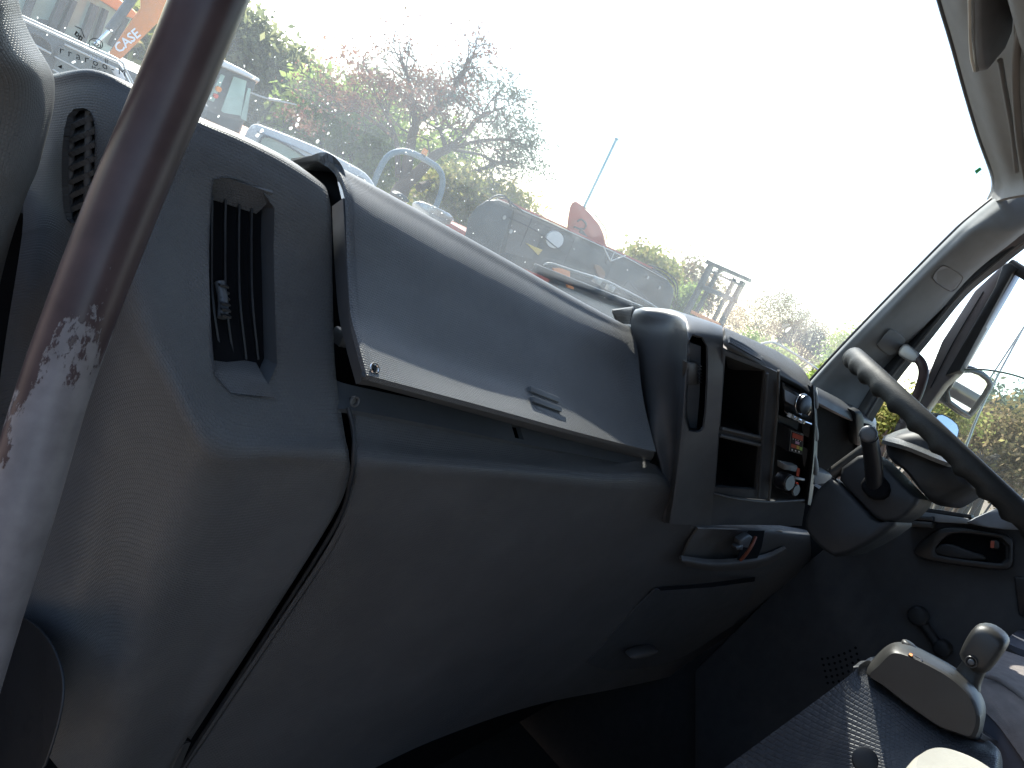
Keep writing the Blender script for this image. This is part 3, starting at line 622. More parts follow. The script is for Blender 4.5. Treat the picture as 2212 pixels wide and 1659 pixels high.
# fascia: hood, frame, two pockets, post
hood = [
 [(1572, 735, .66), (1566, 709, .545), (1567, 722, .50), (1570, 748, .485), (1571, 762, .492)],
 [(1625, 760, .64), (1618, 731, .535), (1620, 746, .490), (1622, 774, .472), (1623, 786, .48)],
 [(1690, 795, .62), (1684, 762, .525), (1686, 778, .478), (1684, 806, .456), (1682, 818, .464)],
 [(1735, 825, .61), (1732, 796, .515), (1734, 812, .47), (1730, 832, .446), (1727, 842, .452)],
 [(1756, 850, .60), (1752, 828, .51), (1755, 842, .468), (1752, 856, .445), (1747, 864, .45)],
]
grid('stack_hood', [col(c) for c in hood], M['dash'], cs, 7, 6, .005)
def fr(x, y, d=0): return W(x, y, Y=.487-.052*(x-1560)/195.0+d)
up_pk = [(1567, 768), (1652, 800), (1640, 944), (1556, 925)]; lo_pk = [(1554, 940), (1640, 962), (1632, 1058), (1545, 1052)]
fas_ = 0
fas = [[fr(1562, 755), fr(1556, 850), fr(1550, 950), fr(1541, 1070)], [fr(1660, 795), fr(1654, 870), fr(1648, 960), fr(1640, 1078)], [fr(1684, 806), fr(1680, 880), fr(1672, 970), fr(1662, 1082)]]
FF = grid('fascia_frame', fas, M['trimdark'], cs, 6, 6, .005, cuts=[up_pk, lo_pk])
for nm, px in (('upper_pocket', up_pk), ('lower_pocket', lo_pk)):
    F = np.array([fr(x, y, .004) for x, y in px]); v, f = prism_mesh(F, np.array([.04, .14, 0])); obj(nm, v, f[1:], M['black'], cs, angle=30)
grid('pocket_lining', [[fr(1568, 769, .002), fr(1572, 795, .05)], [fr(1652, 801, .002), fr(1640, 818, .05)]], M['trimdark'], cs, 4, 4, .003)
for x0, y0, x1, y1 in ((1557, 925, 1641, 945), (1554, 940, 1640, 961)):
    tube('pocket_bar', [fr(x0, y0, -.002), fr(x1, y1, -.002)], .0035, M['lower'], cs, 8)
tube('fascia_edge', [fr(1682, 800, -.006), fr(1679, 880, -.006), fr(1671, 970, -.006), fr(1661, 1080, -.006)], .0022, M['lower'], cs, 8, 5)
tube('fascia_rib', [fr(1657, 806, -.003), fr(1652, 880, -.003), fr(1646, 965, -.003), fr(1638, 1074, -.003)], .0022, M['trimdark'], cs, 8, 5)
tube('fascia_sill', [fr(1540, 1066, -.002), fr(1590, 1077, -.004), fr(1660, 1084, -.006), fr(1736, 1080, -.006)], .0025, M['lower'], cs, 8, 5)
# driver half of the fascia
bay = [[fr(1686, 812, .03), fr(1680, 900, .03), fr(1672, 980, .03), fr(1664, 1082, .03)], [fr(1750, 852, .03), fr(1752, 920, .03), fr(1746, 990, .03), fr(1736, 1084, .03)]]
grid('bay_back', bay, M['black'], cs, 5, 5, .006)
grid('bay_side', [[fr(1752, 845, -.004), fr(1757, 920, -.004), fr(1752, 990, -.004), fr(1740, 1082, -.004)], [fr(1744, 848, .03), fr(1746, 920, .03), fr(1740, 990, .03), fr(1728, 1080, .03)]], M['column'], cs, 4, 5, .003)
grid('bay_plate', [[fr(1683, 898, .012), fr(1680, 918, .012)], [fr(1726, 912, .012), fr(1722, 932, .012)]], M['pillar'], cs, 3, 3, .003)
grid('stack_flank', [[fr(1757, 832, -.006), fr(1760, 920, -.008), fr(1756, 1000, -.008), fr(1745, 1090, -.008)], [W(1762, 834, Y=.50), W(1766, 920, Y=.49), W(1764, 1000, Y=.49), W(1752, 1092, Y=.49)]], M['column'], cs, 4, 5, .003)
for y0, y1 in ((838, 886), (908, 956), (978, 1030)):
    p = np.array([(1758, y0), (1764, y0+4), (1769, (y0+y1)/2), (1769, y1-6), (1766, y1), (1760, y1-2)], float)
    puff('rocker_switch', pts(p, 1, Y=.445), (.004, .03, 0), M['visor'], cs, rings=((.6, -.05), (.9, 0), (1, .2), (1, 1)))
grid('stack_base', [[fr(1540, 1070, .004), fr(1534, 1134, .004)], [fr(1640, 1082, .0), fr(1636, 1134, .002)], [fr(1740, 1084, -.002), fr(1732, 1136, .002)]], M['trimdark'], cs, 6, 4, .006)
grid('mesh_insert', [[W(1576, 727, Y=.482), W(1576, 740, Y=.475)], [W(1610, 744, Y=.474), W(1611, 760, Y=.466)], [W(1646, 768, Y=.466), W(1645, 778, Y=.459)]], M['console'], cs, 5, 3, .002)

# stereo
st = root('car_stereo', 'slim black car stereo with round knob set in the centre stack', 'stereo', fr(1715, 870))
grid('faceplate', [[fr(1690, 826, -.004), fr(1694, 866, -.010), fr(1694, 892, -.002)], [fr(1722, 846, -.008), fr(1726, 878, -.014), fr(1724, 906, -.006)], [fr(1752, 866, -.008), fr(1755, 890, -.012), fr(1752, 914, -.004)]], M['black'], st, 5, 5, .02)
grid('disc_slot', [[fr(1697, 829, -.0085), fr(1698, 834, -.0095)], [fr(1744, 857, -.014), fr(1745, 863, -.015)]], M['void'], st, 3, 2, .002)
grid('display', [[fr(1696, 842, -.0105), fr(1697, 866, -.0135)], [fr(1722, 856, -.0135), fr(1722, 880, -.017)]], M['display'], st, 4, 4, .003)
kc = fr(1729, 872, -.018); ax = np.array([-.25, -.93, .25])
puff('knob', disc(kc, ax, .0145, 24), ax*.009, M['knob'], st, rings=((.82, 1.1), (1, 1.0), (1, 0)))
tube('knob_ring', disc(kc+ax*.003, ax, .0155, 28), .0009, M['chrome'], st, 8, closed=True)
for k in range(6):
    p = fr(1739+(k % 2)*8, 868+(k//2)*10+(k % 2)*4, -.019); puff('button', p+np.array([(-.006, 0, -.004), (.006, 0, -.004), (.006, 0, .004), (-.006, 0, .004)]), (0, .006, 0), M['gloss'], st, rings=((.85, -.1), (1, .1), (1, 1)))
tube('chrome_strip', [fr(1695, 889, -.010), fr(1722, 904, -.014), fr(1752, 916, -.013)], .0016, M['chrome'], st, 6, 4)
for k in range(3):
    p = fr(1712+k*12, 900+k*6, -.015); puff('button', p+np.array([(-.007, 0, -.003), (.007, 0, -.003), (.007, 0, .003), (-.007, 0, .003)]), (0, .006, 0), M['steel'], st, rings=((.85, -.1), (1, .1), (1, 1)))

# small control box with coloured stickers
cb = root('control_box', 'small black control box with red and yellow stickers below the stereo', 'control box', fr(1705, 945))
F = np.array([fr(*p) for p in ((1690, 917), (1723, 930), (1720, 975), (1686, 966))])
prism('housing', F+np.array([0, -.012, 0]), (.01, .05, 0), M['black'], cb, .0015)
def onbox(u, v): return F[0]*(1-u)*(1-v)+F[1]*u*(1-v)+F[2]*u*v+F[3]*(1-u)*v+np.array([-.0003, -.0135, 0])
def quad(nm, u0, v0, u1, v1, m, p=0):
    return obj(nm, np.array([onbox(u0, v0), onbox(u1, v0), onbox(u1, v1), onbox(u0, v1)])+np.array([0, -.0006*p, 0]), [(0, 1, 2, 3)], m, cb, fix=False)
quad('label_plate', .10, .05, .92, .96, M['steel']); quad('label_field', .13, .07, .89, .94, M['ink'], 1)
quad('red_sticker', .17, .10, .85, .32, M['red'], 2); quad('pink_sticker', .40, .42, .66, .54, plain('pink_print', (.55, .35, .5), .5), 2)
quad('red_sticker', .15, .60, .48, .76, M['red'], 2); quad('yellow_sticker', .50, .60, .68, .76, M['yellow'], 2); quad('green_sticker', .70, .62, .88, .78, plain('lime_print', (.3, .5, .12), .5), 2)
for k in range(3): quad('white_symbol', .20+.22*k, .83, .28+.22*k, .90, M['whiteprint'], 2)
for k in range(4): quad('white_symbol', .22+.16*k, .35, .27+.16*k, .39, M['whiteprint'], 2)

# heater levers and knobs
hc = root('heater_control', 'dark heater knobs with a red lever at the foot of the centre stack', 'heater control', fr(1700, 1040))
for x, y, r in ((1684, 1036, .015), (1698, 1052, .011)):
    c = fr(x, y, -.004); puff('knob', disc(c, ax, r, 20), ax*.022, M['knob'], hc, rings=((1, 0), (1, .8), (.85, 1)))
    tube('knob_ring', disc(c+ax*.020, ax, r*.92, 24), .0007, M['lower'], hc, 6, closed=True)
puff('rocker', np.array([fr(*p) for p in ((1690, 1000), (1722, 1006), (1718, 1018), (1690, 1013))]), (0, .01, 0), M['pillar'], hc, rings=((.85, -.3), (1, 0), (1, 1)))
tube('lever', [fr(1715, 1030, .01), fr(1712, 1032, -.012), fr(1736, 1036, -.018)], .0028, M['steel'], hc, 8, 4)
puff('lever_tip', np.array([fr(*p) for p in ((1719, 1042), (1726, 1043), (1724, 1055), (1721, 1056), (1717, 1050))]), (0, .006, 0), M['redlens'], hc)
obj('red_mark', np.array([fr(*p, -.001) for p in ((1722, 1010), (1728, 1012), (1726, 1030), (1720, 1028))]), [(0, 1, 2, 3)], M['red'], hc)

# loose wiring in the ashtray opening
wr = root('wiring_plug', 'orange striped wiring plug hanging in the hole under the stack', 'wiring', W(1612, 1200, Y=.452))
tube('orange_cable', [W(1632, 1160, Y=.450), W(1624, 1178, Y=.444), W(1612, 1196, Y=.446), W(1600, 1210, Y=.452)], .0032, plain('rust_red_cable', (.20, .06, .035), .5), wr, 8, 4)
puff('plug', pts([(1598, 1168), (1618, 1156), (1626, 1160), (1616, 1184), (1596, 1182)], Y=.446), (0, .012, 0), M['trimdark'], wr)
puff('plug_cap', pts([(1590, 1182), (1606, 1178), (1604, 1188), (1590, 1188)], Y=.444), (0, .01, 0), M['trimdark'], wr)

# instrument binnacle
bn = root('instrument_binnacle', 'hooded instrument binnacle behind the steering wheel', 'instrument hood', W(1820, 960, Y=.52))
grid('hood', [[W(1764, 850, Y=.62), W(1764, 836, Y=.56), W(1766, 846, Y=.50), W(1768, 870, Y=.48)], [W(1806, 875, Y=.62), W(1806, 858, Y=.56), W(1806, 868, Y=.50), W(1806, 890, Y=.482)], [W(1850, 896, Y=.62), W(1850, 880, Y=.56), W(1848, 892, Y=.49), W(1846, 910, Y=.478)], [W(1884, 912, Y=.62), W(1886, 898, Y=.56), W(1886, 908, Y=.50), W(1882, 922, Y=.485)], [W(1893, 940, Y=.62), W(1893, 912, Y=.56), W(1893, 916, Y=.51), W(1891, 930, Y=.49)]], M['trimdark'], bn, 6, 6, .006)
grid('cluster_face', [[W(1762, 852, Y=.50), W(1762, 940, Y=.50), W(1760, 1035, Y=.50)], [W(1806, 882, Y=.50), W(1806, 950, Y=.50), W(1804, 1030, Y=.50)], [W(1852, 906, Y=.49), W(1856, 960, Y=.49), W(1852, 1030, Y=.49)]], M['void'], bn, 4, 4, .01)  # near-black finish paints the hood's shade onto the face
grid('switch_panel', [[W(1850, 905, Y=.485), W(1852, 960, Y=.485), W(1850, 1030, Y=.485)], [W(1890, 922, Y=.49), W(1893, 965, Y=.49), W(1886, 1030, Y=.49)]], M['void'], bn, 4, 4, .01)
puff('switch', pts([(1848, 890), (1860, 888), (1866, 900), (1866, 965), (1850, 962)], Y=.472), (.004, .02, 0), M['column'], bn)
puff('switch', pts([(1868, 915), (1885, 920), (1885, 945), (1870, 942)], Y=.478), (.004, .02, 0), M['void'], bn)
prism('lit_dash_patch', pts([(1758, 1018), (1800, 1026), (1790, 1044), (1760, 1048)], Y=.47), (0, .03, 0), M['visor'], bn, .003)  # pale piece painting the small lit bit of dash

# ------------------------------------------------------------------ steering column and wheel
XC = 1.36; RW = .215
d0 = 1.40; tipr = ray(1850, 766); tipr /= np.linalg.norm(tipr); r2 = ray(2170, 1067); wn = np.cross(tipr, r2); wn /= np.linalg.norm(wn)
wn = wn if wn[2] > 0 else -wn; side = np.cross(wn, tipr); side = side if np.dot(side, r2) > 0 else -side; ang = math.asin(RW/d0)
WC = d0*(math.cos(ang)*tipr+math.sin(ang)*side)-wn*.006
wu = np.array([1.0, 0, 0])-wn*wn[0]; wu /= np.linalg.norm(wu); wv = np.cross(wn, wu)
sw = root('steering_wheel', 'large grey steering wheel with finger grips seen nearly edge on', 'steering wheel', WC)
V = []; f = []; A, B = 240, 16
for i in range(A):
    a = 2*math.pi*i/A; d = math.cos(a)*wu+math.sin(a)*wv; g_ = .0028*max(0, math.sin(a*34))
    for k in range(B):
        b = 2*math.pi*k/B; low = max(0, -math.sin(b)); rr = .0150+(-.0026*low+g_*low*1.6)
        V.append(WC+d*(RW+rr*math.cos(b))+wn*rr*math.sin(b)*1.15)
        f.append((i*B+k, ((i+1) % A)*B+k, ((i+1) % A)*B+(k+1) % B, i*B+(k+1) % B))
obj('rim', V, f, M['rim'], sw)
hub = [(1904, 951), (1932, 934), (1983, 926), (2014, 938), (2062, 990), (2118, 1052), (2096, 1064), (2056, 1090), (2038, 1095), (2010, 1088), (1985, 1062), (1950, 1014), (1912, 990)]
puff('hub', pts(hub, 2, X=XC-.06), (.13, 0, 0), M['column'], sw)
grid('horn_pad', [[W(1906, 950, X=1.27), W(1908, 944, X=1.31), W(1914, 940, X=1.38), W(1920, 938, X=1.45)], [W(1960, 965, X=1.265), W(1946, 942, X=1.31), W(1950, 928, X=1.39), W(1956, 926, X=1.47)],
      [W(2020, 989, X=1.265), W(2004, 958, X=1.31), W(1996, 926, X=1.39), W(1998, 922, X=1.47)], [W(2050, 1000, X=1.27), W(2042, 975, X=1.32), W(2034, 945, X=1.39), W(2030, 938, X=1.47)], [W(2066, 1004, X=1.29), W(2064, 994, X=1.33), W(2060, 975, X=1.39), W(2056, 966, X=1.47)]], M['pad'], sw, 6, 6, .006)
tube('spoke', [WC+wu*.04-wn*.05, WC+wu*.12-wn*.04, WC+wu*.205-wn*.004], [.024, .018, .014], M['trimdark'], sw, 10, 4)

stc = root('steering_column', 'dark steering column shroud below the wheel', 'steering column', W(1850, 1120, X=1.36))
puff('lower_shroud', pts([(1797, 1028), (1850, 1082), (1899, 1134), (1946, 1126), (1894, 1166), (1809, 1208), (1775, 1190), (1750, 1164), (1731, 1134), (1756, 1064), (1779, 1040)], 1, X=1.27), (.12, 0, 0), M['column'], stc, rings=((.86, 0), (.96, .02), (1, .1), (1, .9)))
puff('upper_shroud', pts([(1797, 1022), (1867, 970), (1904, 1000), (1969, 1068), (1989, 1081), (1948, 1124), (1901, 1132), (1850, 1078)], 1, X=1.272), (.11, 0, 0), M['column'], stc, rings=((.86, 0), (.96, .02), (1, .1), (1, .9)))
tube('shroud_edge', [W(1797, 1024, X=1.29), W(1832, 998, X=1.29), W(1868, 972, X=1.29)], .010, M['selector'], stc, 10, 4)
puff('stalk_boot', pts([(1854, 1050), (1868, 1026), (1900, 1024), (1921, 1050), (1912, 1078), (1880, 1080)], 1, X=1.255), (.03, 0, 0), M['void'], stc)
cs_ = root('indicator_stalk', 'black indicator stalk with round end cap on the column', 'stalk', W(1888, 1050, X=1.25))
tube('stem', [W(1890, 1052, X=1.265), W(1886, 1000, X=1.23), W(1878, 945, X=1.19)], [.013, .0125, .012], M['black'], cs_, 14, 5)
e = W(1876, 938, X=1.185); ax2 = -e/np.linalg.norm(e)
puff('end_cap', disc(e, ax2, .0125, 22), ax2*.006, M['trimdark'], cs_, rings=((1, -1), (1, .2), (.85, .8), (.6, 1)))
tube('cap_ring', disc(e+ax2*.004, ax2, .0105, 24), .0008, M['black'], cs_, 6, closed=True)

# ------------------------------------------------------------------ right windscreen pillar, liner, visor
rp = root('driver_pillar', 'grey plastic trim of the driver side windscreen pillar', 'pillar trim', W(1800, 900, Y=.62))
edge_l = [(2225, 372), (2105, 466), (2049, 518), (1960, 608), (1834, 738), (1751, 828), (1700, 890)]
edge_r = [(2330, 425), (2215, 488), (2171, 520), (2084, 592), (1990, 702), (1909, 800), (1850, 890)]
dl = [.47, .49, .505, .54, .59, .64, .672]
cols = []
for (a, b), (c, d), y in zip(edge_l, edge_r, dl):
    L_, R_ = W(a, b, Y=y), W(c, d, X=1.80); zl, zr = L_@CF, R_@CF
    if zr > zl-.03: zr = zl-.03
    z_ = lambda t, k=0: ray(a+(c-a)*t, b+(d-b)*t)*(zl+(zr-zl)*t-k)
    cols.append([ray(a-3, b-3)*(zl+.03), L_, z_(.10, .012), z_(.28, .022), z_(.65, .016), ray(c, d)*zr, ray(c+10, d+8)*(zr+.03)])
RP = grid('trim_panel', cols, M['pillar'], rp, 7, 6, .005)
grid('sun_shield_pillar', [[ray(a+6, b+5)*((W(a, b, Y=y)@CF)+.07), ray((a+c)/2, (b+d)/2)*((W(a, b, Y=y)@CF)+.06), ray(c+25, d+20)*((W(a, b, Y=y)@CF)+.05)] for (a, b), (c, d), y in zip(edge_l, edge_r, dl)], M['paint'], rp, 4, 3, .01)  # unseen steel strip added outside to keep the sun off the trim
tube('glass_seal', [W(a-2, b-3, Y=y+.012) for (a, b), y in zip(edge_l, dl)], .005, M['rubber'], rp, 8, 6)
obj('blank_cap', np.array([on(RP, x, y, .0012) for x, y in chaikin([(2014, 604), (2020, 590), (2034, 574), (2046, 576), (2076, 594), (2080, 602), (2060, 628), (2050, 628)], 1)]), [tuple(range(16))], M['visor'], rp)
rim = chaikin([(2013, 604), (2019, 589), (2034, 573), (2046, 575), (2077, 593), (2081, 602), (2061, 629), (2050, 629)], 1)
tube('cap_groove', np.array([on(RP, x, y, .001) for x, y in rim]), .0012, M['lower'], rp, 6, closed=True)
ds = root('door_seal', 'black rubber door seal beside the driver side pillar', 'door seal', W(1900, 860, X=1.62))
er2 = [(2290, 480), (2250, 508), (2212, 538), (2169, 572), (2089, 638), (2010, 735), (1939, 823), (1888, 905), (1860, 960)]
er1 = [(2250, 455), (2210, 486), (2168, 520), (2120, 560), (2050, 628), (1965, 728), (1905, 800), (1852, 885), (1820, 940)]
grid('seal_strip', [[W(a, b, X=1.795), W((a+c)/2, (b+d)/2, X=1.775), W(c, d, X=1.80)] for (a, b), (c, d) in zip(er1, er2)], M['rubber'], ds, 6, 5, .012)
tube('seal_bead', [W(a*.35+c*.65, b*.35+d*.65, X=1.768) for (a, b), (c, d) in zip(er1, er2)], .0018, M['lower'], ds, 6, 6)

hl = root('roof_lining', 'warm grey cloth roof lining above the windscreen', 'roof lining', (1.0, .2, .6))
he = [(1800, -760), (1890, -500), (1960, -260), (2000, -130), (2033, 0), (2061, 95), (2091, 205), (2118, 295), (2142, 362), (2149, 390), (2147, 412), (2138, 432)]
cols = []
for i, (a, b) in enumerate(he):
    dx = max(30, 76-i*3)
    cols.append([W(a-6, b-4, Y=.525), W(a, b, Y=.50), W(a+14, b+2, Y=.475), W(a+dx*.6, b-2, Y=.44), W(a+dx*1.2, b-8, Y=.405), W(a+dx*2.4, b-16, Y=.34), W(a+dx*5, b-30, Y=.22), np.array([W(a, b, Y=.50)[0], -.15, .655])])
grid('cloth_panel', cols, M['liner'], hl, 6, 6, .006)
tube('edge_seal', [W(a-2, b, Y=.507) for a, b in he], .0045, M['rubber'], hl, 8, 5)
grid('map_pocket', [[W(2190, -40, Y=0.320), W(2190, 80, Y=0.315), W(2194, 200, Y=0.310), W(2206, 330, Y=0.305)], [W(2230, -40, Y=0.300), W(2230, 80, Y=0.295), W(2232, 200, Y=0.290), W(2240, 330, Y=0.285)]], M['liner'], hl, 5, 5, .008)
tube('pocket_welt', [W(x, y, Y=0.302) for x, y in ((2225, 40), (2203, 70), (2194, 140), (2196, 230), (2206, 330), (2225, 420))], .004, M['liner'], hl, 8, 6)
tube('lining_welt', [W(x, y, Y=.345) for x, y in ((2160, 130), (2172, 200), (2186, 280), (2196, 370))], .003, M['liner'], hl, 8, 6)
vz = root('sun_visor', 'dark grey folded sun visor with pale edge at the top right corner', 'sun visor', W(2120, 60, Y=.43))
VY = .355
vp = [(2090, -140), (2092, 0), (2096, 110), (2104, 152), (2112, 158), (2150, 112), (2165, 75), (2172, 0), (2176, -140)]
prism('visor_board', pts(vp, Y=VY), (-.004, -.010, .004), M['visor'], vz, .003)
for dx, m in ((0, M['silver']), (7, M['pillar'])):
    tube('visor_piping', [W(2092+dx, -140, Y=VY-.012), W(2094+dx, 0, Y=VY-.012), W(2097+dx, 110, Y=VY-.012), W(2105+dx*.8, 153, Y=VY-.012)], .0016, m, vz, 8, 4)

# right grab handle
gh = root('assist_grip', 'short brown and silver bent grab handle on the driver side pillar', 'grab handle', W(1924, 742, Y=.47))
puff('mount_cover', np.array([on(RP, x, y, .008) for x, y in chaikin([(1893, 748), (1899, 738), (1917, 715), (1927, 710), (1952, 728), (1958, 738), (1938, 764), (1926, 773)], 2)]), ray(1925, 742)*.008, M['pillar'], gh, rings=((.90, -.08), (.97, -.02), (1, .2), (1, 1)))
tube('bent_tube', [on(RP, 1948, 752, .006), W(1975, 768, X=1.74), W(1991, 786, X=1.73), W(1995, 808, X=1.73), W(1988, 836, X=1.735), W(1976, 866, X=1.74), W(1950, 915, X=1.75), W(1930, 960, X=1.77)], .0098, M['worn'], gh, 14, 6)
puff('end_sleeve', pts([(1936, 764), (1954, 738), (1976, 754), (1990, 772), (1976, 786), (1956, 776)], 2, X=1.725), (.016, .004, 0), M['steel'], gh)

# ------------------------------------------------------------------ driver's door (ajar), its window, mirrors
XD = 1.80
dd = root('driver_door', 'dark grey driver door standing ajar beside the steering wheel', 'door', (XD, .2, -.5))
door = pts([(1700, 1250), (1880, 1105), (1968, 1094), (2100, 1117), (2240, 1145), (2400, 1180), (2400, 1800), (1500, 1800), (1500, 1450)], X=XD)
prism('inner_panel', door, (.05, 0, 0), M['doortrim'], dd, .006)
prism('sill_rail', pts([(1962, 1101), (2092, 1120), (2092, 1132), (2022, 1128), (1962, 1118)], X=XD-.03), (.03, 0, 0), M['pillar'], dd, .003)
prism('window_seal', pts([(1955, 1090), (2098, 1112), (2098, 1118), (1955, 1098)], X=XD-.02), (.03, 0, 0), M['rubber'], dd)
prism('sill_cap', pts([(1970, 1112), (2016, 1115), (2016, 1127), (1962, 1122)], X=XD-.045), (.04, 0, 0), M['black'], dd, .003)
prism('grip_shelf', pts([(1958, 1124), (2014, 1128), (2012, 1142), (1950, 1136)], X=XD-.055), (.05, 0, 0), M['selector'], dd, .004)
puff('corner_trim', pts([(2086, 1126), (2160, 1094), (2172, 1094), (2220, 1145), (2150, 1143), (2095, 1132)], 1, X=XD-.04), (.04, 0, 0), M['visor'], dd, rings=((.9, 0), (1, .1), (1, 1)))
bz = [(1966, 1192), (2000, 1160), (2024, 1143), (2052, 1137), (2120, 1144), (2188, 1157), (2190, 1190), (2187, 1232), (2140, 1230), (2060, 1220), (1992, 1209)]
rc = [(2008, 1190), (2030, 1162), (2052, 1151), (2110, 1156), (2172, 1166), (2172, 1220), (2110, 1214), (2020, 1202)]
B1 = pts(bz, 2, X=XD-.02); 
o = prism('handle_bezel', B1, (.02, 0, 0), M['black'], dd, .004, cuts=[prism_mesh(pts(rc, 1, X=XD-.06), (.1, 0, 0))])
obj('handle_recess', pts(rc, 1, X=XD-.003), [tuple(range(16))], M['void'], dd)
puff('pull_lever', pts([(2014, 1186), (2034, 1174), (2060, 1176), (2092, 1190), (2128, 1200), (2130, 1212), (2060, 1206), (2016, 1196)], 1, X=XD-.018), (.012, 0, 0), M['column'], dd)
puff('lock_tab', pts([(2138, 1164), (2160, 1166), (2160, 1188), (2138, 1186)], 1, X=XD-.016), (.012, 0, 0), M['black'], dd)
prism('red_tag', pts([(2140, 1168), (2148, 1169), (2147, 1184), (2139, 1183)], X=XD-.02), (.006, 0, 0), M['red'], dd)
kx = XD-.05
puff('winder_knob', disc(W(1981, 1331, X=kx), (1, 0, 0), 21*PXM(W(1981, 1331, X=kx)), 22), (.025, 0, 0), M['column'], dd)
tube('winder_arm', [W(1985, 1335, X=kx+.025), W(2010, 1370, X=kx+.028), W(2033, 1402, X=kx+.03)], [.011, .010, .011], M['column'], dd, 10, 4)
puff('winder_hub', disc(W(2033, 1402, X=XD-.03), (1, 0, 0), .017, 20), (.03, 0, 0), M['column'], dd)
k = 0
for r_ in range(5):
    for c_ in range(7):
        x, y = 1776+c_*12+r_*3, 1428-c_*4+r_*13-(c_-3)**2*.5
        c = W(x, y, X=XD-.0015); obj('speaker_hole', disc(c, (1, 0, 0), .0028, 8), [tuple(range(8))], M['void'], dd, fix=False)
prism('door_pocket', pts([(2190, 1245), (2260, 1250), (2260, 1340), (2200, 1330)], X=XD-.012), (.012, 0, 0), M['black'], dd, .004)
puff('armrest', pts([(2166, 1379), (2190, 1390), (2250, 1412), (2250, 1432), (2180, 1404)], 1, X=1.60), (.2, 0, 0), M['seatside'], dd)
# door window frame (outer sash), run channel, lowered glass
prism('window_sash', pts([(2168, 568), (2200, 560), (2196, 590), (2074, 800), (2040, 830), (1990, 900), (1950, 960), (1900, 1010), (1925, 960), (1960, 890), (2002, 815), (2034, 736), (2104, 628)], X=1.88), (.05, 0, 0), M['paint'], dd, .006)
tube('sash_seam', [W(2104+20, 628+2, X=1.878), W(2058, 742, X=1.878), W(2010, 838, X=1.878)], .0012, M['rubber'], dd, 6, 4)
prism('run_channel', pts([(2166, 572), (2182, 566), (2200, 580), (2188, 588), (2074, 800), (2042, 812), (2044, 806), (2150, 618)], X=1.865), (.04, 0, 0), M['rubber'], dd, .004)
tube('frame_top', [W(2180, 570, X=1.88), W(2212, 590, X=1.88), W(2290, 640, X=1.88)], .012, M['rubber'], dd, 8, 4)
arc = [(1994, 851), (2010, 832), (2029, 817), (2069, 801), (2116, 798), (2164, 804), (2212, 817), (2300, 850)]
gpoly = arc+[(2400, 1200), (2150, 1130), (1960, 1096), (1900, 1000), (1950, 900)]
gl3 = pts(gpoly, X=1.90)
obj('window_glass', *prism_mesh(gl3, (.004, 0, 0)), M['window'], dd)
tube('glass_edge', [W(x, y, X=1.902) for x, y in arc], .0022, M['cabglass'], dd, 6, 6)

mr = root('door_mirror', 'tall black door mirror outside the driver window', 'mirror', W(2060, 850, X=2.12))
mg = np.array([(2036, 858), (2069, 801), (2108, 800), (2140, 824), (2134, 842), (2096, 896), (2088, 897)], float)
mf = [W(x, y, X=2.10) for x, y in mg]; cen = np.mean(mf, 0)
# mirror glass faces rearwards, turned in towards the driver
back = np.array([.0, .05, 0])
MN = np.array([-.36, -.93, -.05]); MP0 = W(2090, 845, X=2.06)
hs = chaikin([(2000, 848), (2066, 790), (2112, 792), (2148, 822), (2140, 848), (2100, 904), (2086, 906), (2030, 866)], 2)
puff('housing', np.array([WP(x, y, MP0-MN*.008, MN) for x, y in hs]), -MN*.06, M['black'], mr, rings=((1, 0), (1, .2), (.9, .8), (.6, 1.2)))
mgo = obj('mirror_glass', np.array([WP(x, y, MP0, MN) for x, y in chaikin(mg, 1)]), [tuple(range(14))], M['mirror'], mr, angle=180)
tube('housing_rim', np.array([WP(x, y, MP0, MN) for x, y in chaikin(mg, 1)]), .006, M['black'], mr, 8, closed=True)
tube('mirror_arm', [W(2030, 862, X=2.13), W(1995, 852, X=2.05), W(1970, 875, X=1.98)], .012, M['black'], mr, 10, 4)
m2 = root('blind_spot_mirror', 'small lower mirror showing pale blue sky behind the wheel rim', 'mirror', W(2050, 925, X=2.05))
mm = [(2018, 908), (2030, 894), (2052, 904), (2072, 922), (2066, 950), (2052, 956), (2030, 940)]
puff('housing', np.array([WP(x, y, W(2050, 925, X=2.055), (-.5, -.8, .38)) for x, y in chaikin(mm, 2)]), (.025, .04, -.01), M['black'], m2, rings=((1.1, 0), (1.1, .4), (.8, 1)))
o = obj('mirror_glass', np.array([WP(x, y, W(2050, 925, X=2.05), (-.5, -.8, .38)) for x, y in chaikin(mm, 1)]), [tuple(range(14))], M['mirror'], m2, angle=180)
ae = root('whip_aerial', 'thin grey whip aerial outside the driver window', 'aerial', W(2090, 958, X=2.3))
tube('rod', [W(2086, 965, X=2.3), W(2135, 850, X=2.3), W(2300, 545, X=2.3)], [.0035, .003, .002], M['steel'], ae, 6, 4)
s2 = root('mirror_stay', 'thin steel stay rod running beside the aerial', 'stay rod', W(2121, 843, X=2.15))
tube('rod', [W(2122, 842, X=2.15), W(2212, 706, X=2.15), W(2300, 575, X=2.15)], .0022, M['steel'], s2, 6, 3)

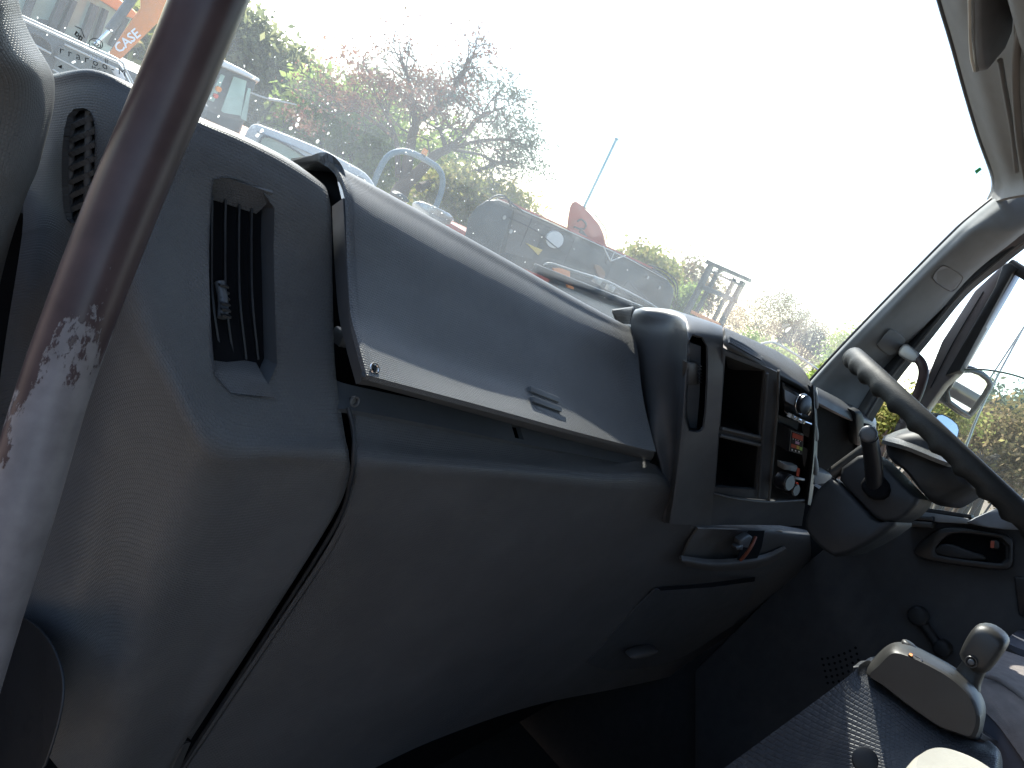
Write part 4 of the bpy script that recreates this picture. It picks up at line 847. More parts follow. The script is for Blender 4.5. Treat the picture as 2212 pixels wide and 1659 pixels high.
# ------------------------------------------------------------------ gear console
gc = root('gear_console', 'raised dark console beside the driver seat carrying the gear selector', 'console', (1.0, .05, -.6))
KX = 1.07
def gx(x, y, X): return W(x, y, X=X*KX)
con = [
 [gx(1880, 1427, 1.02), gx(1872, 1427, .985), gx(1856, 1437, .965), gx(1838, 1456, .953), gx(1700, 1560, .94), gx(1480, 1720, .925)],
 [gx(1890, 1440, 1.02), gx(1880, 1450, .985), gx(1864, 1462, .963), gx(1852, 1482, .950), gx(1760, 1590, .93), gx(1560, 1760, .91)],
 [gx(1960, 1490, 1.02), gx(1950, 1500, .985), gx(1936, 1514, .960), gx(1926, 1530, .946), gx(1850, 1620, .92), gx(1700, 1760, .895)],
 [gx(2040, 1560, 1.02), gx(2034, 1566, .985), gx(2022, 1576, .957), gx(2010, 1594, .942), gx(1950, 1650, .915), gx(1860, 1760, .885)],
 [gx(2110, 1600, 1.02), gx(2112, 1606, .985), gx(2104, 1616, .955), gx(2090, 1636, .938), gx(2060, 1690, .91), gx(2010, 1780, .88)],
 [gx(2136, 1600, 1.02), gx(2150, 1614, .985), gx(2152, 1626, .955), gx(2150, 1646, .938), gx(2140, 1700, .91), gx(2110, 1790, .88)],
 [gx(2140, 1606, 1.06), gx(2158, 1620, 1.03), gx(2164, 1636, 1.0), gx(2166, 1656, .985), gx(2166, 1710, .96), gx(2160, 1790, .94)],
]
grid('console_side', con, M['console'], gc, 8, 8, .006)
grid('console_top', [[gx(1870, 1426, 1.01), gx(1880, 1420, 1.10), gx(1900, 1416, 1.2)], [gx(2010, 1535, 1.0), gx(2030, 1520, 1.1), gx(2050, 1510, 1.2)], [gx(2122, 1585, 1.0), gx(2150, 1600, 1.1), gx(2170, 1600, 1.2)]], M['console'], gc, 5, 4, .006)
bc = W(1868, 1644, X=.955)
puff('bolt_cap', disc(bc, (-.9, -.2, .4), .0135, 20), (-.004, 0, .003), M['column'], gc)
gs = root('gear_selector', 'automatic gear selector in its rounded grey housing', 'gear selector', W(2000, 1500, X=.98))
sel_o = [(1866, 1452), (1885, 1425), (1909, 1400), (1931, 1388), (1959, 1388), (1979, 1396), (2020, 1417), (2059, 1439), (2096, 1468), (2120, 1500), (2130, 1530), (2126, 1565), (2119, 1590), (2107, 1604), (2066, 1592), (2026, 1575), (1960, 1528), (1900, 1480)]
sel_i = [(1872, 1456), (1893, 1433), (1917, 1409), (1934, 1404), (1958, 1411), (1978, 1419), (2009, 1434), (2048, 1456), (2082, 1483), (2105, 1512), (2116, 1544), (2116, 1568), (2110, 1586), (2100, 1596), (2064, 1584), (2028, 1570), (1962, 1524), (1903, 1478)]
O3 = np.array([W(x, y, X=1.03*KX) for x, y in cr(np.array(sel_o, float), 3, True)]); I3 = np.array([W(x, y, X=.935*KX) for x, y in cr(np.array(sel_i, float), 3, True)])
O4 = O3+np.array([.05, 0, -.05]); n = len(O3); c0 = I3.mean(0); I1 = c0+(I3-c0)*.93+np.array([-.004, 0, 0])
V = np.concatenate([I1, I3, .45*I3+.55*O3+np.array([0, 0, .003]), O3, O4]); f = [tuple(range(n))]
for r in range(4): f += [(r*n+i, r*n+(i+1) % n, (r+1)*n+(i+1) % n, (r+1)*n+i) for i in range(n)]
f.append(tuple(range(4*n, 5*n))[::-1]); HS = obj('housing', V, f, M['selector'], gs, angle=42)
SP = np.concatenate([I3*(1-t)+O3*t for t in np.linspace(0, 1, 12)]); SURF[HS.name] = (SP, pxof(SP))
def top(x, y): return W(x, y, X=1.005*KX)
def plate(nm, c, m, lift=.0015, X=.985):
    P = np.array([on(HS, x, y, .002+lift) for x, y in c]); return obj(nm, *prism_mesh(P, ray(2000, 1430)*.002), m, gs)
plate('indicator_plate', ((1962, 1407), (1996, 1424), (1992, 1434), (1958, 1415)), M['chrome'], .003, .975)
plate('indicator_window', ((1965, 1409), (1993, 1424), (1990, 1431), (1961, 1414)), M['gloss'], .0055, .975)
plate('indicator_mark', ((1965, 1410), (1972, 1413), (1970, 1418), (1963, 1414)), M['amber'], .0075, .975)
plate('shift_gate', ((2024, 1442), (2036, 1444), (2058, 1458), (2060, 1468), (2046, 1464), (2026, 1452)), M['void'], .003, .972)
c = on(HS, 1962, 1396, .0); puff('button', disc(c, (0, 0, 1), .009, 16), (0, 0, .005), M['selector'], gs, rings=((1, 0), (1, .6), (.7, 1)))
tube('lever', [W(2085, 1480, X=1.0*KX), W(2092, 1462, X=1.0*KX), W(2110, 1430, X=1.0*KX)], [.016, .014, .012], M['selector'], gs, 12, 4)
kb = [(2066, 1420), (2072, 1402), (2084, 1378), (2098, 1357), (2112, 1349), (2136, 1352), (2158, 1366), (2172, 1382), (2174, 1396), (2160, 1420), (2140, 1446), (2126, 1459), (2106, 1460), (2086, 1444)]
puff('knob', pts(kb, 1, X=.965*KX), (.05, 0, 0), M['selector'], gs, rings=((.62, -.06), (.86, 0), (.97, .2), (1, .45), (.97, .75), (.8, 1)))
c = W(2098, 1430, X=.960*KX); tube('knob_button', disc(c, (1, 0, 0), .0055, 16), .0012, M['black'], gs, 6, closed=True)
puff('button_cap', disc(c+np.array([-.002, 0, 0]), (1, 0, 0), .0035, 12), (.004, 0, 0), M['trimdark'], gs)

# ------------------------------------------------------------------ seats
se = root('driver_seat', 'grey cloth driver seat cushion half in sunlight behind the gear selector', 'seat', (1.45, -.1, -.9))
grid('cushion', [[W(2080, 1500, X=1.22), W(2060, 1460, X=1.24), W(2100, 1440, X=1.3), W(2140, 1420, X=1.40), W(2170, 1405, X=1.55)],
                 [W(2150, 1560, X=1.20), W(2130, 1500, X=1.22), W(2160, 1466, X=1.28), W(2200, 1446, X=1.38), W(2240, 1430, X=1.55)],
                 [W(2240, 1680, X=1.18), W(2220, 1580, X=1.20), W(2240, 1520, X=1.26), W(2290, 1490, X=1.36), W(2330, 1470, X=1.55)],
                 [W(2360, 1800, X=1.18), W(2340, 1690, X=1.20), W(2340, 1600, X=1.26), W(2390, 1550, X=1.36), W(2430, 1520, X=1.55)]], M['seat'], se, 6, 6, .05)
tube('seam', [W(2124, 1458, X=1.25), W(2160, 1470, X=1.262), W(2190, 1490, X=1.255), W(2240, 1530, X=1.245)], .0035, M['seat'], se, 8, 6)
grid('cushion_side', [[W(2070, 1490, X=1.23), W(2060, 1700, X=1.22)], [W(2150, 1545, X=1.205), W(2160, 1760, X=1.2)], [W(2260, 1680, X=1.19), W(2260, 1850, X=1.18)]], M['seatside'], se, 5, 4, .02)
ms = root('middle_seat', 'cream vinyl seat edge in full sun at the bottom of the console', 'seat', (.72, 0, -.6))
puff('pad', pts([(1945, 1700), (1954, 1659), (1966, 1643), (1985, 1631), (2012, 1625), (2048, 1631), (2110, 1656), (2170, 1700), (2200, 1790), (1960, 1790)], 2, Z=-.235), (0, 0, -.09), M['cream'], ms, rings=((.86, -.10), (.95, -.03), (1, .12), (1, .9), (.9, 1)))

# ------------------------------------------------------------------ passenger grab bar and left pillar trim
gb = root('grab_bar', 'long upright brown grab bar with worn bare paint at the passenger door', 'grab bar', (.15, .40, -.1))
cl = [((640, -470), .52), ((598, -360), .47), ((565, -260), .447), ((520, -160), .438), ((451, 0), .432), ((412, 95), .43), ((372, 193), .428), ((330, 292), .425), ((282, 405), .42), ((230, 535), .413), ((177, 674), .405), ((113, 855), .395), ((38, 1109), .378), ((-32, 1330), .365), ((-108, 1580), .35)]
P = cr(np.array([W(x, y, Y=d) for (x, y), d in cl]), 6)
wid = np.interp(np.arange(len(P)), np.linspace(0, len(P)-1, 15), [130, 146, 150, 150, 146, 143, 142, 141, 142, 141, 140, 140, 142, 142, 142])
tube('bar_tube', P, np.array([PXM(p) for p in P])*wid/2, M['worn'], gb, 28)
gp = root('passenger_pillar', 'grey plastic pillar trim beside the passenger door', 'pillar trim', (.1, .5, 0))
sil = [(-60, -420), (-30, -260), (8, -130), (30, -40), (41, 0), (50, 36), (70, 81), (97, 125), (111, 150), (118, 172), (119, 205), (112, 255), (84, 360), (55, 430), (17, 547), (-20, 700)]
cols = []
for i, (a, b) in enumerate(sil):
    y = .50+.0085*(i-1)
    cols.append([W(a-16, b+6, Y=y+.10), W(a-1, b+1, Y=y+.035), W(a-10, b+2, Y=y+.012), W(a-36, b+6, Y=y-.015), W(a-80, b+10, Y=y-.03), W(a-160, b+20, Y=y-.035)])
grid('trim_panel', cols, M['pillar_left'], gp, 6, 6, .005)

# ------------------------------------------------------------------ cab shell (roof, floor, walls round the eye)
for nm, lo, hi, m in (('floor', (.0, -.9, -1.30), (1.85, .95, -1.25), M['floormat']), ('roof', (-.08, -1.0, .66), (1.95, .46, .72), M['liner']),
                      ('rear_wall', (-.05, -1.0, -1.25), (1.9, -.95, .66), M['liner']), ('front_bulkhead', (.0, .92, -1.25), (1.9, .96, -.16), M['void']), ('cowl_panel', (.0, .80, -.20), (1.9, 1.0, -.16), M['trimdark']),
                      ('driver_side_wall', (1.87, -1.0, -1.30), (1.93, 1.0, -.24), M['floormat']), ('passenger_kick_wall', (-.02, .66, -1.30), (.02, 1.0, -.16), M['trimdark'])):
    o = box(nm, lo, hi, m); tag(o, kind='structure')
o = box('engine_tunnel', (.80, -.5, -1.25), (1.2, .30, -.62), M['floormat'], bevel=.03); tag(o, kind='structure')
# ------------------------------------------------------------------ machines in the yard
def wheel(nm, c, axis, r, wd, parent):
    axis = np.asarray(axis, float); o = puff(nm, disc(np.asarray(c)-axis*wd/2, axis, r, 20), axis*wd, M['tyre'], parent, rings=((.55, .08), (.62, 0), (.94, 0), (1, .12), (1, .88), (.94, 1), (.6, 1)))
    return o
# backhoe loader with lettered boom
YB = 6.5
bk = root('backhoe_loader', 'orange backhoe loader with white lettering on its boom', 'backhoe', (1.9, YB+.4, GROUND))
bpoly = [(303, -60), (390, -60), (374, 0), (355, 42), (338, 52), (258, 131), (233, 119), (266, 69), (303, 17)]
prism('boom', pts(bpoly, Y=YB), away(300, 60, .3), M['orange'], bk, .02)
a, b = W(251, 109, Y=YB-.008), W(316, 55, Y=YB-.008); xd = b-a; lettering('lettering', 'CASE', a, xd, np.cross(np.array([0, -1, 0]), xd), 27*PXM(a), M['whiteprint'], bk, bold=.02)
tube('ram_cylinder', [W(312, -40, Y=YB-.1), W(236, 66, Y=YB-.1)], 10*PXM(W(236, 66, Y=YB)), M['mach'], bk, 12)
tube('ram_rod', [W(236, 66, Y=YB-.1), W(206, 96, Y=YB-.1)], 4*PXM(W(236, 66, Y=YB)), M['chrome'], bk, 10)
cabY = YB+.9
prism('cab_roof', pts([(60, -100), (222, -30), (262, 0), (290, 22), (301, 36), (294, 43), (272, 36), (205, -6), (60, -60)], Y=cabY-.15), away(250, 10, 1.4), M['orange'], bk, .03)
prism('cab_glass', pts([(20, -60), (200, -10), (285, 40), (230, 120), (20, 40)], Y=cabY), (0, .02, 0), M['cabglass'], bk)
for x0, y0, x1, y1, wd in ((75, -20, 45, 60, 12), (140, -10, 100, 80, 13), (160, 0, 130, 70, 9), (205, 10, 172, 100, 12), (228, 20, 205, 90, 8), (272, 38, 240, 100, 10)):
    a, b = W(x0, y0, Y=cabY-.04), W(x1, y1, Y=cabY-.04); s = PXM(a)*wd/2; obj('cab_post', *bar(a, b, (s, 0, 0), (0, .04, 0)), M['mach'], bk)
prism('dash_block', pts([(84, 40), (130, 52), (118, 84), (78, 70)], Y=cabY-.02), (0, .3, 0), M['mach'], bk, .02)
P0 = W(180, 100, Y=cabY); box('chassis', (P0[0]-1.2, cabY-.1, GROUND+.55), (P0[0]+1.1, cabY+1.3, P0[2]), M['mach'], bk, .05)
for sx in (-.85, .8): wheel('wheel', (P0[0]+sx, cabY-.05, GROUND+.6), (0, 1, 0), .6, .4, bk)

# dark car with pale window trims, nearest on the left
YC = 3.2
dc = root('dark_van', 'dark parked van with pale trimmed windows behind the left pillar', 'van', (.9, YC+.5, GROUND))
edge = [(-40, -2), (52, 38), (105, 62), (180, 96), (257, 131), (270, 150), (286, 180), (300, 215)]
body = pts(edge+[(330, 330), (330, 520), (-40, 520)], Y=YC); prism('body', body, away(180, 120, 1.6, -.24), M['darkcar'], dc, .02)
tube('roof_trim', [W(x, y-1, Y=YC-.015) for x, y in edge], 2.6*PXM(body[2]), M['silver'], dc, 8, 5)
tube('gutter_trim', [W(x, y+8, Y=YC-.015) for x, y in edge[:5]], 1.2*PXM(body[2]), M['silver'], dc, 6, 5)
for px in ([(56, 62), (100, 84), (112, 104), (106, 124), (70, 108)], [(118, 118), (134, 96), (160, 100), (225, 132), (250, 170), (262, 200), (110, 180)]):
    F = pts(px, 2, Y=YC-.01); obj('side_window', *prism_mesh(F, (0, .02, 0)), M['vanglass'] if px[0][0] > 100 else M['gloss'], dc); tube('window_trim', F+np.array([0, -.01, 0]), 1.8*PXM(F[0]), M['darkcar'], dc, 6, closed=True)
for a_, b_, w_ in (((66, 92), (110, 116), 2.5), ((140, 96), (250, 148), 2.2), ((118, 122), (190, 160), 1.6), ((114, 150), (150, 172), 2)):
    tube('chrome_strip', [W(*a_, Y=YC-.03), W(*b_, Y=YC-.03)], w_*PXM(body[2]), M['silver'], dc, 6)
prism('headlamp', pts([(236, 140), (262, 152), (276, 178), (250, 168)], 1, Y=YC-.02), (0, .05, 0), M['white'], dc, .005)
for x in (.5, 1.1): wheel('wheel', (x, YC+.1, GROUND+.33), (0, 1, 0), .33, .2, dc)

# second machine cab
YS = 9.0
mc = root('excavator', 'dark excavator cab with red lamps seen right of the grab bar', 'excavator', W(510, 250, Y=YS)*np.array([1, 1, 0])+np.array([0, .6, GROUND]))
prism('cab_body', pts([(430, 150), (480, 134), (520, 150), (556, 172), (545, 200), (520, 285), (400, 300)], Y=YS+.03), away(500, 200, 1.4), M['mach'], mc, .02)
prism('roof', pts([(440, 112), (484, 130), (525, 150), (562, 171), (560, 178), (520, 160), (440, 128)], Y=YS-.1), away(500, 150, 1.7, -.1), M['white'], mc, .02)
for q in ([(478, 160), (486, 164), (462, 220), (450, 216)], [(505, 165), (533, 175), (520, 250), (484, 244), (478, 240)], [(536, 190), (542, 192), (532, 262), (520, 256)]):
    obj('cab_window', *prism_mesh(pts(q, Y=YS-.01), (0, .02, 0)), M['cabglass'], mc)
prism('red_lamp', pts([(470, 186), (480, 190), (477, 200), (467, 197)], 1, Y=YS-.05), (0, .05, 0), M['amber'], mc); prism('red_lamp', pts([(464, 202), (473, 205), (470, 214), (462, 211)], 1, Y=YS-.05), (0, .05, 0), M['redlens'], mc)
tube('work_light', [W(580, 214, Y=YS-.1), W(606, 218, Y=YS-.1)], 3*PXM(W(580, 214, Y=YS)), M['silver'], mc, 8); tube('lamp_arm', [W(540, 200, Y=YS), W(575, 212, Y=YS-.1), W(640, 226, Y=YS-.1)], 2*PXM(W(580, 214, Y=YS)), M['silver'], mc, 6)
P0 = W(500, 280, Y=YS); box('undercarriage', (P0[0]-1.0, YS, GROUND), (P0[0]+1.0, YS+1.8, GROUND+.8), M['mach'], mc, .1); box('house', (P0[0]-1.0, YS, GROUND+.8), (P0[0]+1.2, YS+1.8, P0[2]), M['orange'], mc, .05)

# white pickup
YW = 5.0
pk_ = root('white_pickup', 'white pickup with rounded roof parked beyond the dashboard', 'pickup', W(660, 400, Y=YW)*np.array([1, 1, 0])+np.array([0, .8, GROUND]))
wb = [(524, 300), (538, 272), (552, 264), (575, 272), (640, 297), (700, 322), (745, 346), (786, 368), (802, 385), (812, 402), (840, 470), (840, 640), (500, 560), (500, 330)]
prism('body', pts(wb, 1, Y=YW), away(640, 320, 1.7, -.34), M['white'], pk_, .03)
F = pts([(562, 300), (572, 292), (600, 302), (650, 332), (690, 362), (690, 420), (540, 350)], 1, Y=YW-.01); obj('window', *prism_mesh(F, (0, .03, 0)), M['cabglass'], pk_); tube('window_seal', F+np.array([0, -.01, 0]), 2*PXM(F[0]), M['rubber'], pk_, 6, closed=True)
tube('roof_gutter', [W(x, y, Y=YW-.012) for x, y in ((556, 284), (640, 318), (720, 356), (790, 388))], 1.6*PXM(F[0]), M['steel'], pk_, 6, 4)
P0 = W(660, 400, Y=YW)
for sx in (-.9, 1.0): wheel('wheel', (P0[0]+sx, YW+.1, GROUND+.36), (0, 1, 0), .36, .22, pk_)

# lorry standing behind, seen in the mirror
MC = WP(2090, 845, MP0, MN); dI = MC/np.linalg.norm(MC); nn_ = MN/np.linalg.norm(MN); dR = dI-2*np.dot(dI, nn_)*nn_
LC = MC+dR*46; wl = root('white_lorry', 'white lorry seen reflected in the door mirror', 'lorry', (LC[0], LC[1], GROUND)); lx, ly = LC[0], LC[1]
box('cab', (lx-1.1, ly-2.0, GROUND+.7), (lx+1.1, ly, GROUND+2.9), M['white'], wl, .12); box('box_body', (lx-1.2, ly-8, GROUND+1.0), (lx+1.2, ly-2.1, GROUND+3.6), M['white'], wl, .04)
box('front_window', (lx-.95, ly-.02, GROUND+1.75), (lx+.95, ly+.015, GROUND+2.6), M['gloss'], wl, .03); box('bumper', (lx-1.1, ly-.1, GROUND+.45), (lx+1.1, ly+.12, GROUND+.8), M['mach'], wl, .03)
for sx in (-.8, .8): box('headlamp', (lx+sx-.18, ly, GROUND+.95), (lx+sx+.18, ly+.04, GROUND+1.15), M['silver'], wl, .02)
box('front_grille', (lx-.55, ly, GROUND+.95), (lx+.55, ly+.03, GROUND+1.5), M['mach'], wl, .02)
for sx in (-1.0, .75):
    for yy in (-1.0, -6.0): wheel('wheel', (lx+sx+.12, ly+yy, GROUND+.5), (1, 0, 0), .5, .3, wl)

tl = root('light_cutting_trailer', 'unseen grey green box trailer added to cut light from the passenger side', 'trailer', (-5.4, -2, GROUND))  # out-of-view trailer, added to cut the light through the open door
box('trailer_body', (-7.4, -8.0, GROUND+1.1), (-4.8, 3.0, GROUND+3.7), plain('trailer_side', (.07, .075, .07), .6, scale=2, dirt=(.14, .12, .1), dirt_amt=.5), tl, .05); box('trailer_chassis', (-7.1, -7.8, GROUND+.75), (-5.1, 2.8, GROUND+1.1), M['mach'], tl)
for yy in (-6.5, -5.2, 2.0): wheel('wheel', (-5.1, yy, GROUND+.5), (1, 0, 0), .5, .3, tl)

# small roller with a hoop
YR = 7.5
rl = root('ride_on_roller', 'small roller machine with tall grey roll hoop and amber beacon', 'roller', W(880, 460, Y=YR)*np.array([1, 1, 0])+np.array([0, .5, GROUND]))
hp = [(780, 470), (806, 400), (820, 366), (838, 338), (862, 327), (890, 331), (928, 350), (948, 366), (956, 388), (952, 418), (936, 460), (920, 500)]
tube('roll_hoop', [W(x, y, Y=YR) for x, y in hp], 6.5*PXM(W(880, 400, Y=YR)), M['hoop'], rl, 12, 6)
c = W(910, 345, Y=YR); q = PXM(c)
tube('beacon_base', [c+np.array([0, 0, 2*q]), c+np.array([0, 0, 12*q])], 6*q, M['black'], rl, 12); tube('beacon_lens', [c+np.array([0, 0, 12*q]), c+np.array([0, 0, 24*q])], [7*q, 5.5*q], M['amber'], rl, 12)
puff('engine_cover', pts([(888, 440), (900, 430), (940, 445), (985, 468), (975, 480), (940, 470)], 1, Y=YR-.2), away(930, 460, .7, -.1), M['steel'], rl)
puff('steering_ring', pts([(850, 420), (866, 416), (884, 430), (884, 440), (866, 430)], 1, Y=YR-.3), (0, .1, 0), M['mach'], rl)
P0 = W(880, 470, Y=YR); box('body', (P0[0]-.7, YR-.3, GROUND+.5), (P0[0]+.7, YR+.5, P0[2]-.15), M['white'], rl, .05)
tube('drum', [(P0[0]+.6, YR-.5, GROUND+.45), (P0[0]+.6, YR+.6, GROUND+.45)], .45, M['steel'], rl, 24); tube('drum', [(P0[0]-.7, YR-.5, GROUND+.45), (P0[0]-.7, YR+.6, GROUND+.45)], .45, M['steel'], rl, 24)

# crane truck with the big dark boom
YK = 8.5
kr = root('crane_truck', 'crane with a long dark boom and white disc beyond the dashboard', 'crane', W(1240, 580, Y=YK)*np.array([1, 1, 0])+np.array([0, .6, GROUND]))
bp_ = [(1012, 470), (1030, 447), (1050, 432), (1076, 429), (1269, 516), (1413, 582), (1440, 602), (1456, 626), (1452, 652), (1436, 690), (1300, 655), (1160, 592), (1000, 530)]
prism('boom', pts(bp_, Y=YK), away(1250, 540, .5), M['boom'], kr, .03)
prism('boom_head', pts([(1012, 470), (1030, 447), (1052, 433), (1078, 432), (1110, 448), (1086, 520), (1075, 562), (1000, 532)], Y=YK-.03), away(1060, 490, .56), M['mach'], kr, .02)
prism('boom_sleeve', pts([(1112, 451), (1180, 481), (1150, 560), (1090, 545)], Y=YK-.015), (0, .03, 0), plain('sun_faded_panel', (.11, .10, .09), .6, scale=3), kr)
tube('top_rail', [W(x, y, Y=YK-.03) for x, y in ((1078, 428), (1180, 473), (1269, 514), (1360, 556), (1413, 581))], 2.2*PXM(W(1269, 514, Y=YK)), M['red'], kr, 6)
tube('rail_edge', [W(x, y+4, Y=YK-.05) for x, y in ((1100, 438), (1180, 473), (1269, 514), (1360, 556), (1440, 600))], 1.2*PXM(W(1269, 514, Y=YK)), M['silver'], kr, 6)
c = W(1199, 518, Y=YK-.04); obj('white_disc', *prism_mesh(pts([(1199+18.5*math.cos(t), 518+18.5*math.sin(t)) for t in np.arange(28)*2*math.pi/28], Y=YK-.04), (0, .03, 0)), M['white'], kr)
prism('yellow_wedge', pts([(1137, 525), (1150, 531), (1172, 540), (1163, 551), (1152, 540)], Y=YK-.04), (0, .03, 0), M['yellow'], kr)
prism('counterweight', pts([(1224, 500), (1227, 470), (1231, 447), (1236, 438), (1243, 434), (1258, 444), (1277, 464), (1295, 486), (1304, 505), (1310, 532), (1268, 516)], Y=YK+.3), away(1265, 485, .2), M['red'], kr, .02)
for pl in (((1247, 478), (1256, 474), (1266, 484), (1262, 494), (1252, 494)), ((1240, 490), (1254, 496), (1268, 512)), ((1252, 500), (1262, 510), (1256, 514))):
    tube('painted_scrawl', [W(x, y, Y=YK+.29) for x, y in pl], 2.2*PXM(c), M['ink'], kr, 6, 3)
tube('cable', [W(x, y, Y=YK+.28) for x, y in ((1262, 448), (1280, 458), (1296, 478), (1308, 496), (1312, 530))], 1.4*PXM(c), M['mach'], kr, 6, 4)
for pl in (((1056, 432), (1072, 423), (1090, 424), (1106, 440), (1130, 458)), ((1078, 428), (1096, 430), (1104, 446)), ((1400, 572), (1430, 582), (1456, 602), (1464, 622), (1462, 642)), ((1410, 580), (1436, 594), (1456, 614), (1460, 636))):
    tube('hose', [W(x, y, Y=YK-.12) for x, y in pl], 1.9*PXM(c), M['rubber'], kr, 6, 5)
c2 = W(1317, 563, Y=YK-.05); obj('pivot_boss', *prism_mesh(disc(c2, (0, 1, 0), 10*PXM(c2), 16), (0, .06, 0)), M['mach'], kr)
for x, y in ((1303, 532), (1328, 543), (1351, 552)): tube('strut', [c2+np.array([0, -.02, 0]), W(x, y, Y=YK-.06)], 1.6*PXM(c2), M['silver'], kr, 6)
puff('rust_bracket', pts([(1284, 574), (1296, 572), (1310, 590), (1304, 606), (1292, 596)], 1, Y=YK-.06), (0, .05, 0), plain('rust', (.22, .12, .06), .8), kr)
P0 = W(1180, 610, Y=YK); box('red_deck', (W(1095, 560, Y=YK+.1)[0], YK+.02, GROUND+.9), (W(1172, 700, Y=YK)[0], YK+2.2, W(1150, 574, Y=YK)[2]), M['red'], kr, .05)
box('engine_housing', (W(1176, 600, Y=YK+.1)[0], YK+.02, GROUND+.9), (W(1420, 700, Y=YK)[0], YK+2.2, W(1230, 612, Y=YK)[2]), M['mach'], kr, .05)
for (x, y), (x2, y2) in (((1205, 592), (1222, 604)), ((1196, 580), (1232, 600)), ((1226, 614), (1240, 626))): prism('orange_bracket', [W(x, y, Y=YK-.06), W(x2, y, Y=YK-.06), W(x2, y2, Y=YK-.06), W(x, y2-4, Y=YK-.06)], (0, .05, 0), M['orange'], kr, .01)
for x, y in ((1150, 470), (1243, 512), (1330, 552)): tube('panel_seam', [W(x, y, Y=YK-.02), W(x-26, y+62, Y=YK-.02)], .9*PXM(c), M['rubber'], kr, 6)
tube('hydraulic_line', [W(x, y, Y=YK-.05) for x, y in ((1100, 470), (1160, 500), (1210, 540), (1300, 590), (1400, 628))], 1.1*PXM(c), M['rubber'], kr, 6, 5)
for x, y in ((1090, 470), (1104, 500), (1400, 600), (1425, 622)): obj('boom_pin', *prism_mesh(disc(W(x, y, Y=YK-.04), (0, 1, 0), 4.5*PXM(c), 12), (0, .05, 0)), M['steel'], kr)
box('chassis', (P0[0]-3.5, YK+.1, GROUND+.6), (P0[0]+4.5, YK+2.2, GROUND+.95), M['mach'], kr, .04)
for sx in (-2.8, -1.2, 2.2, 3.4): wheel('wheel', (P0[0]+sx, YK+.2, GROUND+.5), (0, 1, 0), .5, .35, kr)
bp2 = root('blue_pole', 'thin blue pole rising from the red crane counterweight', 'pole', W(1258, 455, Y=YK+.35))
tube('pole_rod', [W(1258, 455, Y=YK+.35), W(1332, 300, Y=YK+.35)], 3.3*PXM(W(1280, 400, Y=YK)), M['blue'], bp2, 8); tube('pole_tip', [W(1331, 303, Y=YK+.35), W(1333, 298, Y=YK+.35)], 5*PXM(W(1280, 400, Y=YK)), M['blue'], bp2, 8)

# forklift
YF = 13.0
fl = root('forklift', 'forklift with tall dark mast left of the twiggy tree', 'forklift', W(1520, 690, Y=YF)*np.array([1, 1, 0])+np.array([0, .6, GROUND]))
def fbar(nm, p, q, wd, m=M['mach'], d=0):
    a, b = W(*p, Y=YF+d), W(*q, Y=YF+d); s = PXM(a)*wd/2; t = b-a; t /= np.linalg.norm(t); pv = np.cross(t, [0, 1, 0]); obj(nm, *bar(a, b, pv*s, (0, .06, 0)), m, fl)
fbar('mast_rail', (1538, 570), (1452, 735), 15); fbar('mast_rail', (1606, 608), (1520, 770), 15); fbar('inner_rail', (1552, 585), (1470, 740), 7, d=.1); fbar('inner_rail', (1588, 602), (1506, 760), 7, d=.1)
fbar('top_beam', (1528, 566), (1620, 606), 9); fbar('cross_beam', (1540, 588), (1600, 616), 5); fbar('cross_beam', (1510, 617), (1590, 650), 10); fbar('cross_beam', (1545, 590), (1562, 582), 6)
fbar('load_backrest', (1490, 672), (1560, 704), 7, M['orange']); 
P0 = W(1500, 720, Y=YF); box('body', (P0[0]-.7, YF+.2, GROUND+.35), (P0[0]+.8, YF+2, P0[2]), M['orange'], fl, .08)
for sx in (-.6, .65): wheel('wheel', (P0[0]+sx, YF+.2, GROUND+.35), (0, 1, 0), .35, .25, fl)
wc_ = root('white_hut', 'small white roof corner behind the forklift mast', 'hut', W(1475, 665, Y=15)*np.array([1, 1, 0])+np.array([0, .5, GROUND]))
P0 = W(1474, 664, Y=15); box('wall', (P0[0]-.25, 15, GROUND), (P0[0]+.25, 16.2, P0[2]-.08), M['white'], wc_); box('roof_slab', (P0[0]-.32, 14.9, P0[2]-.08), (P0[0]+.32, 16.3, P0[2]), M['white'], wc_)
lh = root('bent_rail', 'thin grey bent rail above the dash in front of the twiggy tree', 'rail', W(1800, 860, Y=4)*np.array([1, 1, 0])+np.array([0, 0, GROUND]))
tube('rail_tube', [W(x, y, Y=4.0) for x, y in ((1640, 745), (1658, 740), (1680, 744), (1740, 780), (1782, 812), (1788, 832), (1782, 870), (1770, 960))], 2.4*PXM(W(1740, 780, Y=4.0)), M['steel'], lh, 8, 5)

